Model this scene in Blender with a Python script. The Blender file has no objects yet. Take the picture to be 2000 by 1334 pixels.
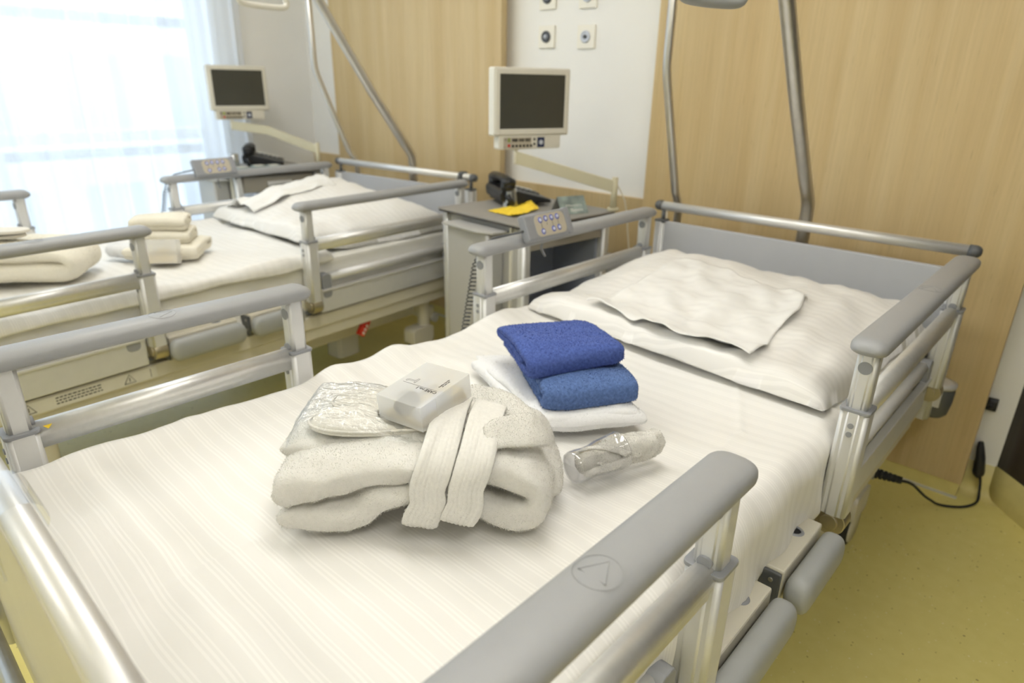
import bpy, bmesh, math, random
import numpy as np
from mathutils import Vector, Matrix, noise
random.seed(7); rng = np.random.default_rng(7)
PI = math.pi
SC = bpy.context.scene
COL = SC.collection
SC.view_settings.view_transform = 'Standard'
SC.view_settings.look = 'None'
SC.view_settings.gamma = 1
SC.view_settings.use_curve_mapping = False
SC.view_settings.exposure = 0.0

# ------------------------------------------------------------------ materials
def srgb(r, g, b):
    f = lambda c: (c/255/12.92) if c/255 <= .04045 else ((c/255+.055)/1.055)**2.4
    return (f(r), f(g), f(b), 1)
MATS = {}
def mat(name, col, rough=.5, metal=0, spec=.5, trans=0, ior=1.45, alpha=1, emit=None, es=0, sheen=0, coat=0, sss=0):
    m = bpy.data.materials.new(name); m.use_nodes = True
    b = m.node_tree.nodes['Principled BSDF']
    b.inputs['Base Color'].default_value = col
    b.inputs['Roughness'].default_value = rough
    b.inputs['Metallic'].default_value = metal
    b.inputs['Specular IOR Level'].default_value = spec
    b.inputs['Transmission Weight'].default_value = trans
    b.inputs['IOR'].default_value = ior
    b.inputs['Alpha'].default_value = alpha
    if sheen: b.inputs['Sheen Weight'].default_value = sheen
    if coat: b.inputs['Coat Weight'].default_value = coat
    if emit: b.inputs['Emission Color'].default_value = emit; b.inputs['Emission Strength'].default_value = es
    MATS[name] = m
    return m
def nodes(m): return m.node_tree.nodes, m.node_tree.links, m.node_tree.nodes['Principled BSDF']
def N(nt, t, **kw):
    n = nt.new(t)
    for k, v in kw.items(): setattr(n, k, v)
    return n
def add_noise_var(m, scale=8, amt=.06, vec_scale=(1, 1, 1), bump=0, bump_scale=None, detail=4):
    """colour variation plus optional bump from noise in object space"""
    nt, lk, b = nodes(m)
    tc = N(nt, 'ShaderNodeTexCoord'); mp = N(nt, 'ShaderNodeMapping'); mp.inputs['Scale'].default_value = vec_scale
    lk.new(tc.outputs['Object'], mp.inputs['Vector'])
    nz = N(nt, 'ShaderNodeTexNoise'); nz.inputs['Scale'].default_value = scale; nz.inputs['Detail'].default_value = detail
    lk.new(mp.outputs[0], nz.inputs['Vector'])
    if amt:
        mx = N(nt, 'ShaderNodeMix', data_type='RGBA', blend_type='MULTIPLY'); mx.inputs[0].default_value = 1
        rp = N(nt, 'ShaderNodeMapRange'); rp.inputs['To Min'].default_value = 1-amt; rp.inputs['To Max'].default_value = 1+amt*.4
        rp.inputs['From Min'].default_value = .3; rp.inputs['From Max'].default_value = .7
        lk.new(nz.outputs['Fac'], rp.inputs['Value'])
        cb = N(nt, 'ShaderNodeCombineColor')
        for i in range(3): lk.new(rp.outputs[0], cb.inputs[i])
        mx.inputs[6].default_value = b.inputs['Base Color'].default_value
        lk.new(cb.outputs[0], mx.inputs[7]); lk.new(mx.outputs[2], b.inputs['Base Color'])
    if bump:
        nb = N(nt, 'ShaderNodeTexNoise'); nb.inputs['Scale'].default_value = bump_scale or scale; nb.inputs['Detail'].default_value = 3
        lk.new(mp.outputs[0], nb.inputs['Vector'])
        bp = N(nt, 'ShaderNodeBump'); bp.inputs['Strength'].default_value = bump; bp.inputs['Distance'].default_value = .001
        lk.new(nb.outputs['Fac'], bp.inputs['Height']); lk.new(bp.outputs[0], b.inputs['Normal'])
    return m

M = {}
M['alu'] = mat('satin_aluminium', (.70, .70, .695, 1), .46, .38)
add_noise_var(M['alu'], 30, .03, (1, 1, 1))
M['steel'] = mat('brushed_steel', (.60, .585, .55, 1), .34, .9)
add_noise_var(M['steel'], 60, .06, (1, 1, .1))
M['bar'] = mat('anodised_tube', (.78, .775, .76, 1), .42, .65)
add_noise_var(M['bar'], 80, .04, (.05, 1, 1))
M['grip'] = mat('grey_grip_plastic', srgb(156, 157, 158), .42)
add_noise_var(M['grip'], 40, .02, bump=.15, bump_scale=900)
M['bump'] = mat('grey_bumper_plastic', srgb(158, 160, 158), .45)
add_noise_var(M['bump'], 12, .04, bump=.1, bump_scale=700)
M['dkgrey'] = mat('dark_grey_plastic', srgb(92, 94, 96), .45); add_noise_var(M['dkgrey'], 20, .06)
M['mdgrey'] = mat('mid_grey_plastic', srgb(146, 148, 152), .45); add_noise_var(M['mdgrey'], 20, .04)
M['black'] = mat('black_plastic', srgb(34, 35, 38), .38); add_noise_var(M['black'], 30, .1)
M['rubber'] = mat('black_rubber', srgb(38, 38, 38), .7); add_noise_var(M['rubber'], 30, .1)
M['panelgrey'] = mat('grey_panel_laminate', srgb(178, 180, 184), .4); add_noise_var(M['panelgrey'], 9, .03)
M['paint'] = mat('light_grey_frame_paint', srgb(205, 200, 184), .42); add_noise_var(M['paint'], 7, .04)
M['bronze'] = mat('pivot_disc_metal', (.45, .40, .28, 1), .35, .8); add_noise_var(M['bronze'], 30, .08)
M['nsbody'] = mat('bedside_grey_laminate', srgb(176, 175, 172), .45); add_noise_var(M['nsbody'], 6, .03)
M['nstop'] = mat('bedside_top_laminate', srgb(150, 147, 142), .5); add_noise_var(M['nstop'], 120, .08)
M['nsdark'] = mat('bedside_dark_interior', srgb(158, 164, 178), .5); add_noise_var(M['nsdark'], 8, .08)
M['edge'] = mat('dark_laminate_edge', srgb(50, 44, 40), .5); add_noise_var(M['edge'], 30, .1)
M['drawer'] = mat('drawer_front', srgb(160, 154, 142), .45); add_noise_var(M['drawer'], 6, .04)
M['cream'] = mat('cream_monitor_plastic', srgb(225, 222, 211), .4); add_noise_var(M['cream'], 14, .02)
M['armc'] = mat('cream_arm_paint', srgb(205, 199, 172), .4); add_noise_var(M['armc'], 14, .03)
M['screen'] = mat('dark_screen_glass', srgb(72, 72, 66), .32, spec=.6); add_noise_var(M['screen'], 4, .1)
M['navy'] = mat('navy_button', srgb(38, 48, 84), .4); add_noise_var(M['navy'], 30, .08)
M['btnblue'] = mat('blue_ring', srgb(88, 98, 176), .4); add_noise_var(M['btnblue'], 30, .05)
M['btnwhite'] = mat('white_button', srgb(222, 226, 240), .35); add_noise_var(M['btnwhite'], 30, .03)
M['beigepad'] = mat('beige_keypad', srgb(188, 180, 162), .5); add_noise_var(M['beigepad'], 30, .04)
M['green'] = mat('green_mark', srgb(40, 128, 66), .5); add_noise_var(M['green'], 30, .08)
M['lime'] = mat('lime_mark', srgb(170, 196, 60), .5); add_noise_var(M['lime'], 30, .08)
M['red'] = mat('red_mark', srgb(206, 46, 34), .45); add_noise_var(M['red'], 30, .08)
M['yellow'] = mat('yellow_paper', srgb(246, 212, 62), .7); add_noise_var(M['yellow'], 20, .05)
M['teal'] = mat('teal_card', srgb(148, 162, 158), .5); add_noise_var(M['teal'], 26, .45)
M['cardgrey'] = mat('card_inside', srgb(165, 165, 160), .6); add_noise_var(M['cardgrey'], 18, .05)
M['ink'] = mat('black_ink', srgb(60, 58, 56), .6); add_noise_var(M['ink'], 30, .05)
M['inkwhite'] = mat('white_ink', srgb(232, 232, 226), .6); add_noise_var(M['inkwhite'], 30, .03)
M['sticker'] = mat('light_sticker', srgb(214, 211, 200), .5); add_noise_var(M['sticker'], 30, .03)
M['cable'] = mat('white_cable', srgb(214, 208, 190), .5); add_noise_var(M['cable'], 30, .04)
M['greycable'] = mat('grey_cable', srgb(78, 80, 82), .4); add_noise_var(M['greycable'], 30, .04)
M['wall'] = mat('white_wall_paint', srgb(238, 237, 233), .75); add_noise_var(M['wall'], 3, .02, bump=.06, bump_scale=260)
M['ceil'] = mat('ceiling_paint', srgb(244, 242, 236), .8); add_noise_var(M['ceil'], 3, .02)
M['brown'] = mat('dark_brown_cladding', srgb(66, 58, 50), .45); add_noise_var(M['brown'], 5, .1)
M['outlet'] = mat('white_outlet_plastic', srgb(240, 236, 224), .35); add_noise_var(M['outlet'], 20, .02)
M['steelsock'] = mat('grey_socket_insert', srgb(92, 94, 98), .3, .4); add_noise_var(M['steelsock'], 30, .08)
M['whitesock'] = mat('pale_socket_insert', srgb(206, 212, 224), .35); add_noise_var(M['whitesock'], 30, .04)
M['cardboard'] = mat('kraft_contents', srgb(214, 196, 150), .7); add_noise_var(M['cardboard'], 30, .08)
M['slip'] = mat('slipper_fabric', srgb(226, 222, 212), .8, sheen=.2); add_noise_var(M['slip'], 40, .04, bump=.4, bump_scale=500)
M['frame'] = mat('white_window_frame', srgb(236, 238, 240), .45); add_noise_var(M['frame'], 10, .02)

# maple panels
def wood(name, c1, c2, rough=.45):
    m = mat(name, c1, rough); nt, lk, b = nodes(m)
    tc = N(nt, 'ShaderNodeTexCoord'); mp = N(nt, 'ShaderNodeMapping'); mp.inputs['Scale'].default_value = (9, 9, .55)
    lk.new(tc.outputs['Object'], mp.inputs['Vector'])
    n1 = N(nt, 'ShaderNodeTexNoise'); n1.inputs['Scale'].default_value = 1.1; n1.inputs['Detail'].default_value = 7; n1.inputs['Distortion'].default_value = .5
    lk.new(mp.outputs[0], n1.inputs['Vector'])
    mp2 = N(nt, 'ShaderNodeMapping'); mp2.inputs['Scale'].default_value = (90, 90, 2.5); lk.new(tc.outputs['Object'], mp2.inputs['Vector'])
    n2 = N(nt, 'ShaderNodeTexNoise'); n2.inputs['Scale'].default_value = 1.3; n2.inputs['Detail'].default_value = 4; lk.new(mp2.outputs[0], n2.inputs['Vector'])
    mx = N(nt, 'ShaderNodeMix', data_type='RGBA'); mx.inputs[6].default_value = c2; mx.inputs[7].default_value = c1
    mr = N(nt, 'ShaderNodeMapRange'); mr.inputs['From Min'].default_value = .32; mr.inputs['From Max'].default_value = .62
    lk.new(n1.outputs['Fac'], mr.inputs['Value']); lk.new(mr.outputs[0], mx.inputs[0])
    rp = N(nt, 'ShaderNodeMapRange'); rp.inputs['From Min'].default_value = .3; rp.inputs['From Max'].default_value = .7; rp.inputs['To Min'].default_value = .93; rp.inputs['To Max'].default_value = 1.03
    lk.new(n2.outputs['Fac'], rp.inputs['Value'])
    # short dark pores
    mp3 = N(nt, 'ShaderNodeMapping'); mp3.inputs['Scale'].default_value = (230, 230, 14); lk.new(tc.outputs['Object'], mp3.inputs['Vector'])
    n3 = N(nt, 'ShaderNodeTexNoise'); n3.inputs['Scale'].default_value = 1; n3.inputs['Detail'].default_value = 1; lk.new(mp3.outputs[0], n3.inputs['Vector'])
    r3 = N(nt, 'ShaderNodeMapRange'); r3.inputs['From Min'].default_value = .66; r3.inputs['From Max'].default_value = .76; r3.inputs['To Min'].default_value = 1; r3.inputs['To Max'].default_value = .84
    lk.new(n3.outputs['Fac'], r3.inputs['Value'])
    mu = N(nt, 'ShaderNodeMath', operation='MULTIPLY'); lk.new(rp.outputs[0], mu.inputs[0]); lk.new(r3.outputs[0], mu.inputs[1])
    vm = N(nt, 'ShaderNodeVectorMath', operation='SCALE'); lk.new(mx.outputs[2], vm.inputs[0]); lk.new(mu.outputs[0], vm.inputs['Scale'])
    lk.new(vm.outputs[0], b.inputs['Base Color'])
    return m
M['wood'] = wood('maple_veneer', srgb(206, 184, 140), srgb(196, 171, 124))

# speckled vinyl floor
def floor_mat():
    m = mat('olive_vinyl', srgb(182, 170, 104), .38); nt, lk, b = nodes(m)
    tc = N(nt, 'ShaderNodeTexCoord')
    n1 = N(nt, 'ShaderNodeTexNoise'); n1.inputs['Scale'].default_value = 28; n1.inputs['Detail'].default_value = 6; lk.new(tc.outputs['Object'], n1.inputs['Vector'])
    mx = N(nt, 'ShaderNodeMix', data_type='RGBA'); mx.inputs[6].default_value = srgb(216, 203, 124); mx.inputs[7].default_value = srgb(226, 214, 138)
    lk.new(n1.outputs['Fac'], mx.inputs[0]); last = mx.outputs[2]
    for sc_, thr, colr, seed in ((74, .105, srgb(138, 118, 62), 0), (84, .12, srgb(240, 232, 190), 3.3), (40, .085, srgb(126, 96, 56), 7.7)):
        mp = N(nt, 'ShaderNodeMapping'); mp.inputs['Location'].default_value = (seed, seed, 0); mp.inputs['Scale'].default_value = (1, 1.6, 1)
        lk.new(tc.outputs['Object'], mp.inputs['Vector'])
        v = N(nt, 'ShaderNodeTexVoronoi'); v.inputs['Scale'].default_value = sc_; lk.new(mp.outputs[0], v.inputs['Vector'])
        sep = N(nt, 'ShaderNodeSeparateColor'); lk.new(v.outputs['Color'], sep.inputs[0])
        lt = N(nt, 'ShaderNodeMath', operation='MULTIPLY'); lk.new(sep.outputs[0], lt.inputs[0]); lt.inputs[1].default_value = thr*8
        sb = N(nt, 'ShaderNodeMath', operation='SUBTRACT'); lk.new(lt.outputs[0], sb.inputs[0]); sb.inputs[1].default_value = thr*6.2
        less = N(nt, 'ShaderNodeMath', operation='LESS_THAN'); lk.new(v.outputs['Distance'], less.inputs[0]); lk.new(sb.outputs[0], less.inputs[1])
        m2 = N(nt, 'ShaderNodeMix', data_type='RGBA'); lk.new(less.outputs[0], m2.inputs[0]); lk.new(last, m2.inputs[6]); m2.inputs[7].default_value = colr
        last = m2.outputs[2]
    lk.new(last, b.inputs['Base Color'])
    return m
M['floor'] = floor_mat()
M['cove'] = mat('olive_skirting', srgb(214, 201, 132), .4); add_noise_var(M['cove'], 28, .06)

# bed linen with woven satin stripes running across the bed (object y)
def linen(name, col, amp=.05, scale=1.0, axis=1, crinkle=.25):
    m = mat(name, col, .62, sheen=.15); nt, lk, b = nodes(m)
    tc = N(nt, 'ShaderNodeTexCoord'); sp = N(nt, 'ShaderNodeSeparateXYZ')
    dn = N(nt, 'ShaderNodeTexNoise'); dn.inputs['Scale'].default_value = 3; lk.new(tc.outputs['Object'], dn.inputs['Vector'])
    lk.new(tc.outputs['Object'], sp.inputs[0])
    def M2(op, a, bb):
        n = N(nt, 'ShaderNodeMath', operation=op)
        for i, x in enumerate((a, bb)):
            if isinstance(x, (int, float)): n.inputs[i].default_value = x
            elif x is not None: lk.new(x, n.inputs[i])
        return n.outputs[0]
    y = M2('ADD', sp.outputs[axis], M2('MULTIPLY', dn.outputs['Fac'], .016))
    fr = M2('FRACT', M2('MULTIPLY', y, 1/(.034*scale)), None)
    s1 = M2('MULTIPLY', M2('GREATER_THAN', fr, .50), M2('LESS_THAN', fr, .60))
    s2 = M2('MULTIPLY', M2('GREATER_THAN', fr, .70), M2('LESS_THAN', fr, .80))
    s3 = M2('MULTIPLY', M2('GREATER_THAN', fr, .90), M2('LESS_THAN', fr, .97))
    st = M2('MINIMUM', M2('ADD', M2('ADD', s1, s2), s3), 1)
    mx = N(nt, 'ShaderNodeMix', data_type='RGBA'); lk.new(st, mx.inputs[0])
    mx.inputs[6].default_value = tuple(c*(1-amp) for c in col[:3])+(1,); mx.inputs[7].default_value = tuple(min(.93, c*(1+amp*.5)) for c in col[:3])+(1,)
    lk.new(mx.outputs[2], b.inputs['Base Color'])
    mr = N(nt, 'ShaderNodeMapRange'); lk.new(st, mr.inputs['Value']); mr.inputs['To Min'].default_value = .72; mr.inputs['To Max'].default_value = .42
    lk.new(mr.outputs[0], b.inputs['Roughness'])
    nz = N(nt, 'ShaderNodeTexNoise'); nz.inputs['Scale'].default_value = 14; nz.inputs['Detail'].default_value = 5; nz.inputs['Distortion'].default_value = .6
    mp = N(nt, 'ShaderNodeMapping'); mp.inputs['Scale'].default_value = (.45, 1.5, 1); lk.new(tc.outputs['Object'], mp.inputs['Vector']); lk.new(mp.outputs[0], nz.inputs['Vector'])
    bp = N(nt, 'ShaderNodeBump'); bp.inputs['Strength'].default_value = crinkle; bp.inputs['Distance'].default_value = .006
    lk.new(nz.outputs['Fac'], bp.inputs['Height'])
    lk.new(bp.outputs[0], b.inputs['Normal'])
    return m
M['linen'] = linen('striped_bed_linen', srgb(233, 231, 226), .038)
M['pillowlinen'] = linen('striped_pillow_linen', srgb(234, 232, 228), .045, .82, 1, .25)
M['sheet'] = mat('plain_sheet', srgb(243, 241, 234), .75); add_noise_var(M['sheet'], 12, .02, bump=.5, bump_scale=16)
M['napkin'] = mat('soft_cloth', srgb(234, 233, 230), .7, sheen=.1); add_noise_var(M['napkin'], 12, .02, bump=.2, bump_scale=40)

def terry(name, col, sh=.3, var=.1, bs=520):
    m = mat(name, col, .95, spec=.12, sheen=sh); add_noise_var(m, 180, var, bump=.8, bump_scale=bs)
    return m
M['terry'] = terry('white_terry', srgb(224, 222, 216), .15, .04)
M['terryb'] = terry('white_cotton_towel', srgb(236, 236, 236), .15, .03)
M['terrycream'] = terry('cream_terry', srgb(236, 231, 216), .15, .04)
M['blue1'] = terry('royal_blue_terry', srgb(84, 104, 172), .08, .3)
M['blue2'] = terry('mid_blue_terry', srgb(98, 124, 176), .08, .3)
# ribbed belt: vertical corduroy like bump
mb_ = mat('ribbed_terry', srgb(227, 225, 219), .95, spec=.12, sheen=.15); M['belt'] = mb_
add_noise_var(mb_, 180, .05, bump=.6, bump_scale=420)

# frosted box: translucent + transparent
def frosted(name, col, tr=.35):
    m = bpy.data.materials.new(name); m.use_nodes = True; nt = m.node_tree.nodes; lk = m.node_tree.links; nt.clear()
    out = N(nt, 'ShaderNodeOutputMaterial'); p = N(nt, 'ShaderNodeBsdfPrincipled'); p.inputs['Base Color'].default_value = col; p.inputs['Roughness'].default_value = .32
    t = N(nt, 'ShaderNodeBsdfTranslucent'); t.inputs[0].default_value = col
    r = N(nt, 'ShaderNodeBsdfTransparent'); r.inputs['Color'].default_value = (.985, .985, .985, 1)
    a = N(nt, 'ShaderNodeMixShader'); a.inputs[0].default_value = .55; lk.new(p.outputs[0], a.inputs[1]); lk.new(t.outputs[0], a.inputs[2])
    b = N(nt, 'ShaderNodeMixShader'); b.inputs[0].default_value = tr; lk.new(a.outputs[0], b.inputs[1]); lk.new(r.outputs[0], b.inputs[2])
    nz = N(nt, 'ShaderNodeTexNoise'); nz.inputs['Scale'].default_value = 30
    mr = N(nt, 'ShaderNodeMapRange'); mr.inputs['To Min'].default_value = .28; mr.inputs['To Max'].default_value = .4
    lk.new(nz.outputs['Fac'], mr.inputs['Value']); lk.new(mr.outputs[0], p.inputs['Roughness'])
    lk.new(b.outputs[0], out.inputs[0]); return m
M['frost'] = frosted('frosted_plastic', (.96, .965, .96, 1), .58)
# clear film / clear plastic: transparent with glossy
def clear(name, tint=(.97, .98, .985, 1), gl=.12, rough=.05, crinkle=0, cscale=60, edge=1.4, white=0):
    m = bpy.data.materials.new(name); m.use_nodes = True; nt = m.node_tree.nodes; lk = m.node_tree.links; nt.clear()
    out = N(nt, 'ShaderNodeOutputMaterial'); t = N(nt, 'ShaderNodeBsdfTransparent'); t.inputs[0].default_value = tint
    g = N(nt, 'ShaderNodeBsdfGlossy'); g.inputs['Roughness'].default_value = rough
    lw = N(nt, 'ShaderNodeLayerWeight'); lw.inputs[0].default_value = .35
    mr = N(nt, 'ShaderNodeMapRange'); mr.inputs['To Min'].default_value = gl*.5; mr.inputs['To Max'].default_value = min(1, gl*edge*4)
    lk.new(lw.outputs['Facing'], mr.inputs['Value'])
    mx = N(nt, 'ShaderNodeMixShader'); lk.new(mr.outputs[0], mx.inputs[0]); lk.new(t.outputs[0], mx.inputs[1]); lk.new(g.outputs[0], mx.inputs[2])
    tc = N(nt, 'ShaderNodeTexCoord'); nz = N(nt, 'ShaderNodeTexNoise'); nz.inputs['Scale'].default_value = cscale; nz.inputs['Detail'].default_value = 4; nz.inputs['Distortion'].default_value = 1.5
    lk.new(tc.outputs['Object'], nz.inputs['Vector'])
    bp = N(nt, 'ShaderNodeBump'); bp.inputs['Strength'].default_value = crinkle; bp.inputs['Distance'].default_value = .004
    lk.new(nz.outputs['Fac'], bp.inputs['Height']); lk.new(bp.outputs[0], g.inputs['Normal']); lk.new(bp.outputs[0], lw.inputs['Normal'])
    src = mx.outputs[0]
    if white:
        d = N(nt, 'ShaderNodeBsdfDiffuse'); d.inputs[0].default_value = (.9, .9, .9, 1)
        m2 = N(nt, 'ShaderNodeMixShader'); m2.inputs[0].default_value = white; lk.new(src, m2.inputs[1]); lk.new(d.outputs[0], m2.inputs[2]); src = m2.outputs[0]
    lk.new(src, out.inputs[0]); return m
M['film'] = clear('crinkled_film', gl=.085, rough=.09, crinkle=1.0, cscale=70, white=.0)
M['clearcup'] = clear('clear_acrylic', tint=(.985, .985, .99, 1), gl=.07, rough=.03, edge=2.2, white=.0)
M['glass'] = clear('drinking_glass', tint=(.86, .88, .87, 1), gl=.42, rough=.06, crinkle=.3, cscale=30, white=.05)
M['pane'] = clear('window_glass', gl=.05, rough=.02, edge=.6)
# sheer curtain
def sheer():
    m = bpy.data.materials.new('sheer_voile'); m.use_nodes = True; nt = m.node_tree.nodes; lk = m.node_tree.links; nt.clear()
    out = N(nt, 'ShaderNodeOutputMaterial')
    t = N(nt, 'ShaderNodeBsdfTransparent'); t.inputs[0].default_value = (1, 1, 1, 1)
    tl = N(nt, 'ShaderNodeBsdfTranslucent'); tl.inputs[0].default_value = (.90, .93, .97, 1)
    d = N(nt, 'ShaderNodeBsdfDiffuse'); d.inputs[0].default_value = (.85, .87, .9, 1)
    a = N(nt, 'ShaderNodeMixShader'); a.inputs[0].default_value = .3; lk.new(tl.outputs[0], a.inputs[1]); lk.new(d.outputs[0], a.inputs[2])
    b = N(nt, 'ShaderNodeMixShader'); lk.new(a.outputs[0], b.inputs[1]); lk.new(t.outputs[0], b.inputs[2])
    lw = N(nt, 'ShaderNodeLayerWeight'); lw.inputs[0].default_value = .5
    nz = N(nt, 'ShaderNodeTexNoise'); nz.inputs['Scale'].default_value = 400
    ad = N(nt, 'ShaderNodeMath', operation='MULTIPLY'); lk.new(nz.outputs['Fac'], ad.inputs[0]); ad.inputs[1].default_value = .06
    mr = N(nt, 'ShaderNodeMapRange'); lk.new(lw.outputs['Facing'], mr.inputs['Value']); mr.inputs['To Min'].default_value = .15; mr.inputs['To Max'].default_value = .04
    s = N(nt, 'ShaderNodeMath', operation='ADD'); lk.new(mr.outputs[0], s.inputs[0]); lk.new(ad.outputs[0], s.inputs[1]); lk.new(s.outputs[0], b.inputs[0])
    lk.new(b.outputs[0], out.inputs[0]); return m
M['sheer'] = sheer()
M['facade'] = mat('facade_render', srgb(236, 239, 243), .8); add_noise_var(M['facade'], .8, .05)
M['facwin'] = mat('facade_glazing', srgb(176, 190, 212), .5); add_noise_var(M['facwin'], .8, .1)
M['ground'] = mat('courtyard_ground', srgb(190, 196, 196), .9); add_noise_var(M['ground'], .5, .08)

# ------------------------------------------------------------------ mesh builder
class MB:
    def __init__(s): s.v = []; s.f = []; s.sm = []
    def add(s, vs, fs, smooth=False):
        n = len(s.v); s.v += [tuple(map(float, p)) for p in vs]; s.f += [tuple(n+i for i in f) for f in fs]; s.sm += [smooth]*len(fs)
    def box(s, x0, x1, y0, y1, z0, z1, m=None):
        vs = [(x, y, z) for z in (z0, z1) for y in (y0, y1) for x in (x0, x1)]
        if m: vs = [m @ Vector(v) for v in vs]
        s.add(vs, [(0, 2, 3, 1), (4, 5, 7, 6), (0, 1, 5, 4), (2, 6, 7, 3), (0, 4, 6, 2), (1, 3, 7, 5)])
        return s
    def rbox(s, x0, x1, y0, y1, z0, z1, r=.004, axis=2, n=4, m=None):
        """box with rounded edges parallel to axis"""
        A = [(x0, x1), (y0, y1), (z0, z1)]; i, j = [(1, 2), (2, 0), (0, 1)][axis]
        (a0, a1), (b0, b1) = A[i], A[j]; r = min(r, (a1-a0)/2*.999, (b1-b0)/2*.999)
        ring = []
        for ca, cb, t0 in ((a1-r, b1-r, 0), (a0+r, b1-r, PI/2), (a0+r, b0+r, PI), (a1-r, b0+r, 1.5*PI)):
            for k in range(n+1):
                t = t0+k*PI/2/n; ring.append((ca+r*math.cos(t), cb+r*math.sin(t)))
        L = len(ring); vs = []
        for c in A[axis]:
            for a, b in ring:
                p = [0, 0, 0]; p[axis] = c; p[i] = a; p[j] = b; vs.append(m @ Vector(p) if m else p)
        fs = [tuple(range(L))[::-1], tuple(range(L, 2*L))]
        s.add(vs, fs, False)
        n0 = len(s.v)-2*L
        s.f += [(n0+k, n0+(k+1) % L, n0+L+(k+1) % L, n0+L+k) for k in range(L)]; s.sm += [(k % (n+1)) != n for k in range(L)]
        return s
    def tube(s, pts, r, seg=14, caps=True, ell=None):
        P = [Vector(p) for p in pts]; n = len(P); R = r if isinstance(r, (list, tuple)) else [r]*n
        T = [(P[min(i+1, n-1)]-P[max(i-1, 0)]).normalized() for i in range(n)]
        up = Vector((0, 0, 1)) if abs(T[0].z) < .9 else Vector((1, 0, 0))
        a = T[0].cross(up).normalized(); vs = []
        for i in range(n):
            a = (a-T[i]*a.dot(T[i])).normalized(); b = T[i].cross(a)
            for k in range(seg):
                t = 2*PI*k/seg; vs.append(P[i]+a*(R[i]*math.cos(t))+b*(R[i]*math.sin(t)*(ell or 1)))
        fs = [(i*seg+k, i*seg+(k+1) % seg, (i+1)*seg+(k+1) % seg, (i+1)*seg+k) for i in range(n-1) for k in range(seg)]
        s.add(vs, fs, True)
        if caps:
            n0 = len(s.v)-n*seg
            s.f += [tuple(n0+k for k in range(seg))[::-1], tuple(n0+(n-1)*seg+k for k in range(seg))]; s.sm += [False]*2
        return s
    def cyl(s, p0, p1, r, seg=20, r1=None): return s.tube([p0, p1], [r, r if r1 is None else r1], seg)
    def prism(s, poly, z0, z1, m=None):
        L = len(poly); vs = [(x, y, z0) for x, y in poly]+[(x, y, z1) for x, y in poly]
        if m: vs = [m @ Vector(v) for v in vs]
        s.add(vs, [tuple(range(L))[::-1], tuple(range(L, 2*L))]+[(k, (k+1) % L, L+(k+1) % L, L+k) for k in range(L)]); return s
    def lathe(s, prof, seg=32, m=None, smooth=True):
        vs = []
        for r, z in prof:
            for k in range(seg):
                t = 2*PI*k/seg; p = Vector((r*math.cos(t), r*math.sin(t), z)); vs.append(m @ p if m else p)
        n = len(prof)
        fs = [(i*seg+k, i*seg+(k+1) % seg, (i+1)*seg+(k+1) % seg, (i+1)*seg+k) for i in range(n-1) for k in range(seg)]
        s.add(vs, fs, smooth); return s
    def grid(s, fn, nu, nv, smooth=True, closed_u=False):
        vs = [fn(i/nu, j/nv) for j in range(nv+1) for i in range(nu+1)]; w = nu+1
        s.add(vs, [(j*w+i, j*w+i+1, (j+1)*w+i+1, (j+1)*w+i) for j in range(nv) for i in range(nu)], smooth); return s
    def build(s, name, mt, inv=None, fuzz=None):
        me = bpy.data.meshes.new(name)
        v = np.array(s.v, dtype=float)
        if inv is not None:
            A = np.array(inv); v = v @ A[:3, :3].T + A[:3, 3]
        me.from_pydata([tuple(p) for p in v], [], s.f)
        me.polygons.foreach_set('use_smooth', np.array(s.sm, dtype=bool))
        me.materials.append(mt); me.update()
        if fuzz:
            bm = bmesh.new(); bm.from_mesh(me); bmesh.ops.recalc_face_normals(bm, faces=bm.faces); bm.to_mesh(me); bm.free()
            me = add_fuzz(me, mt, **fuzz)
        return me

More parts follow.
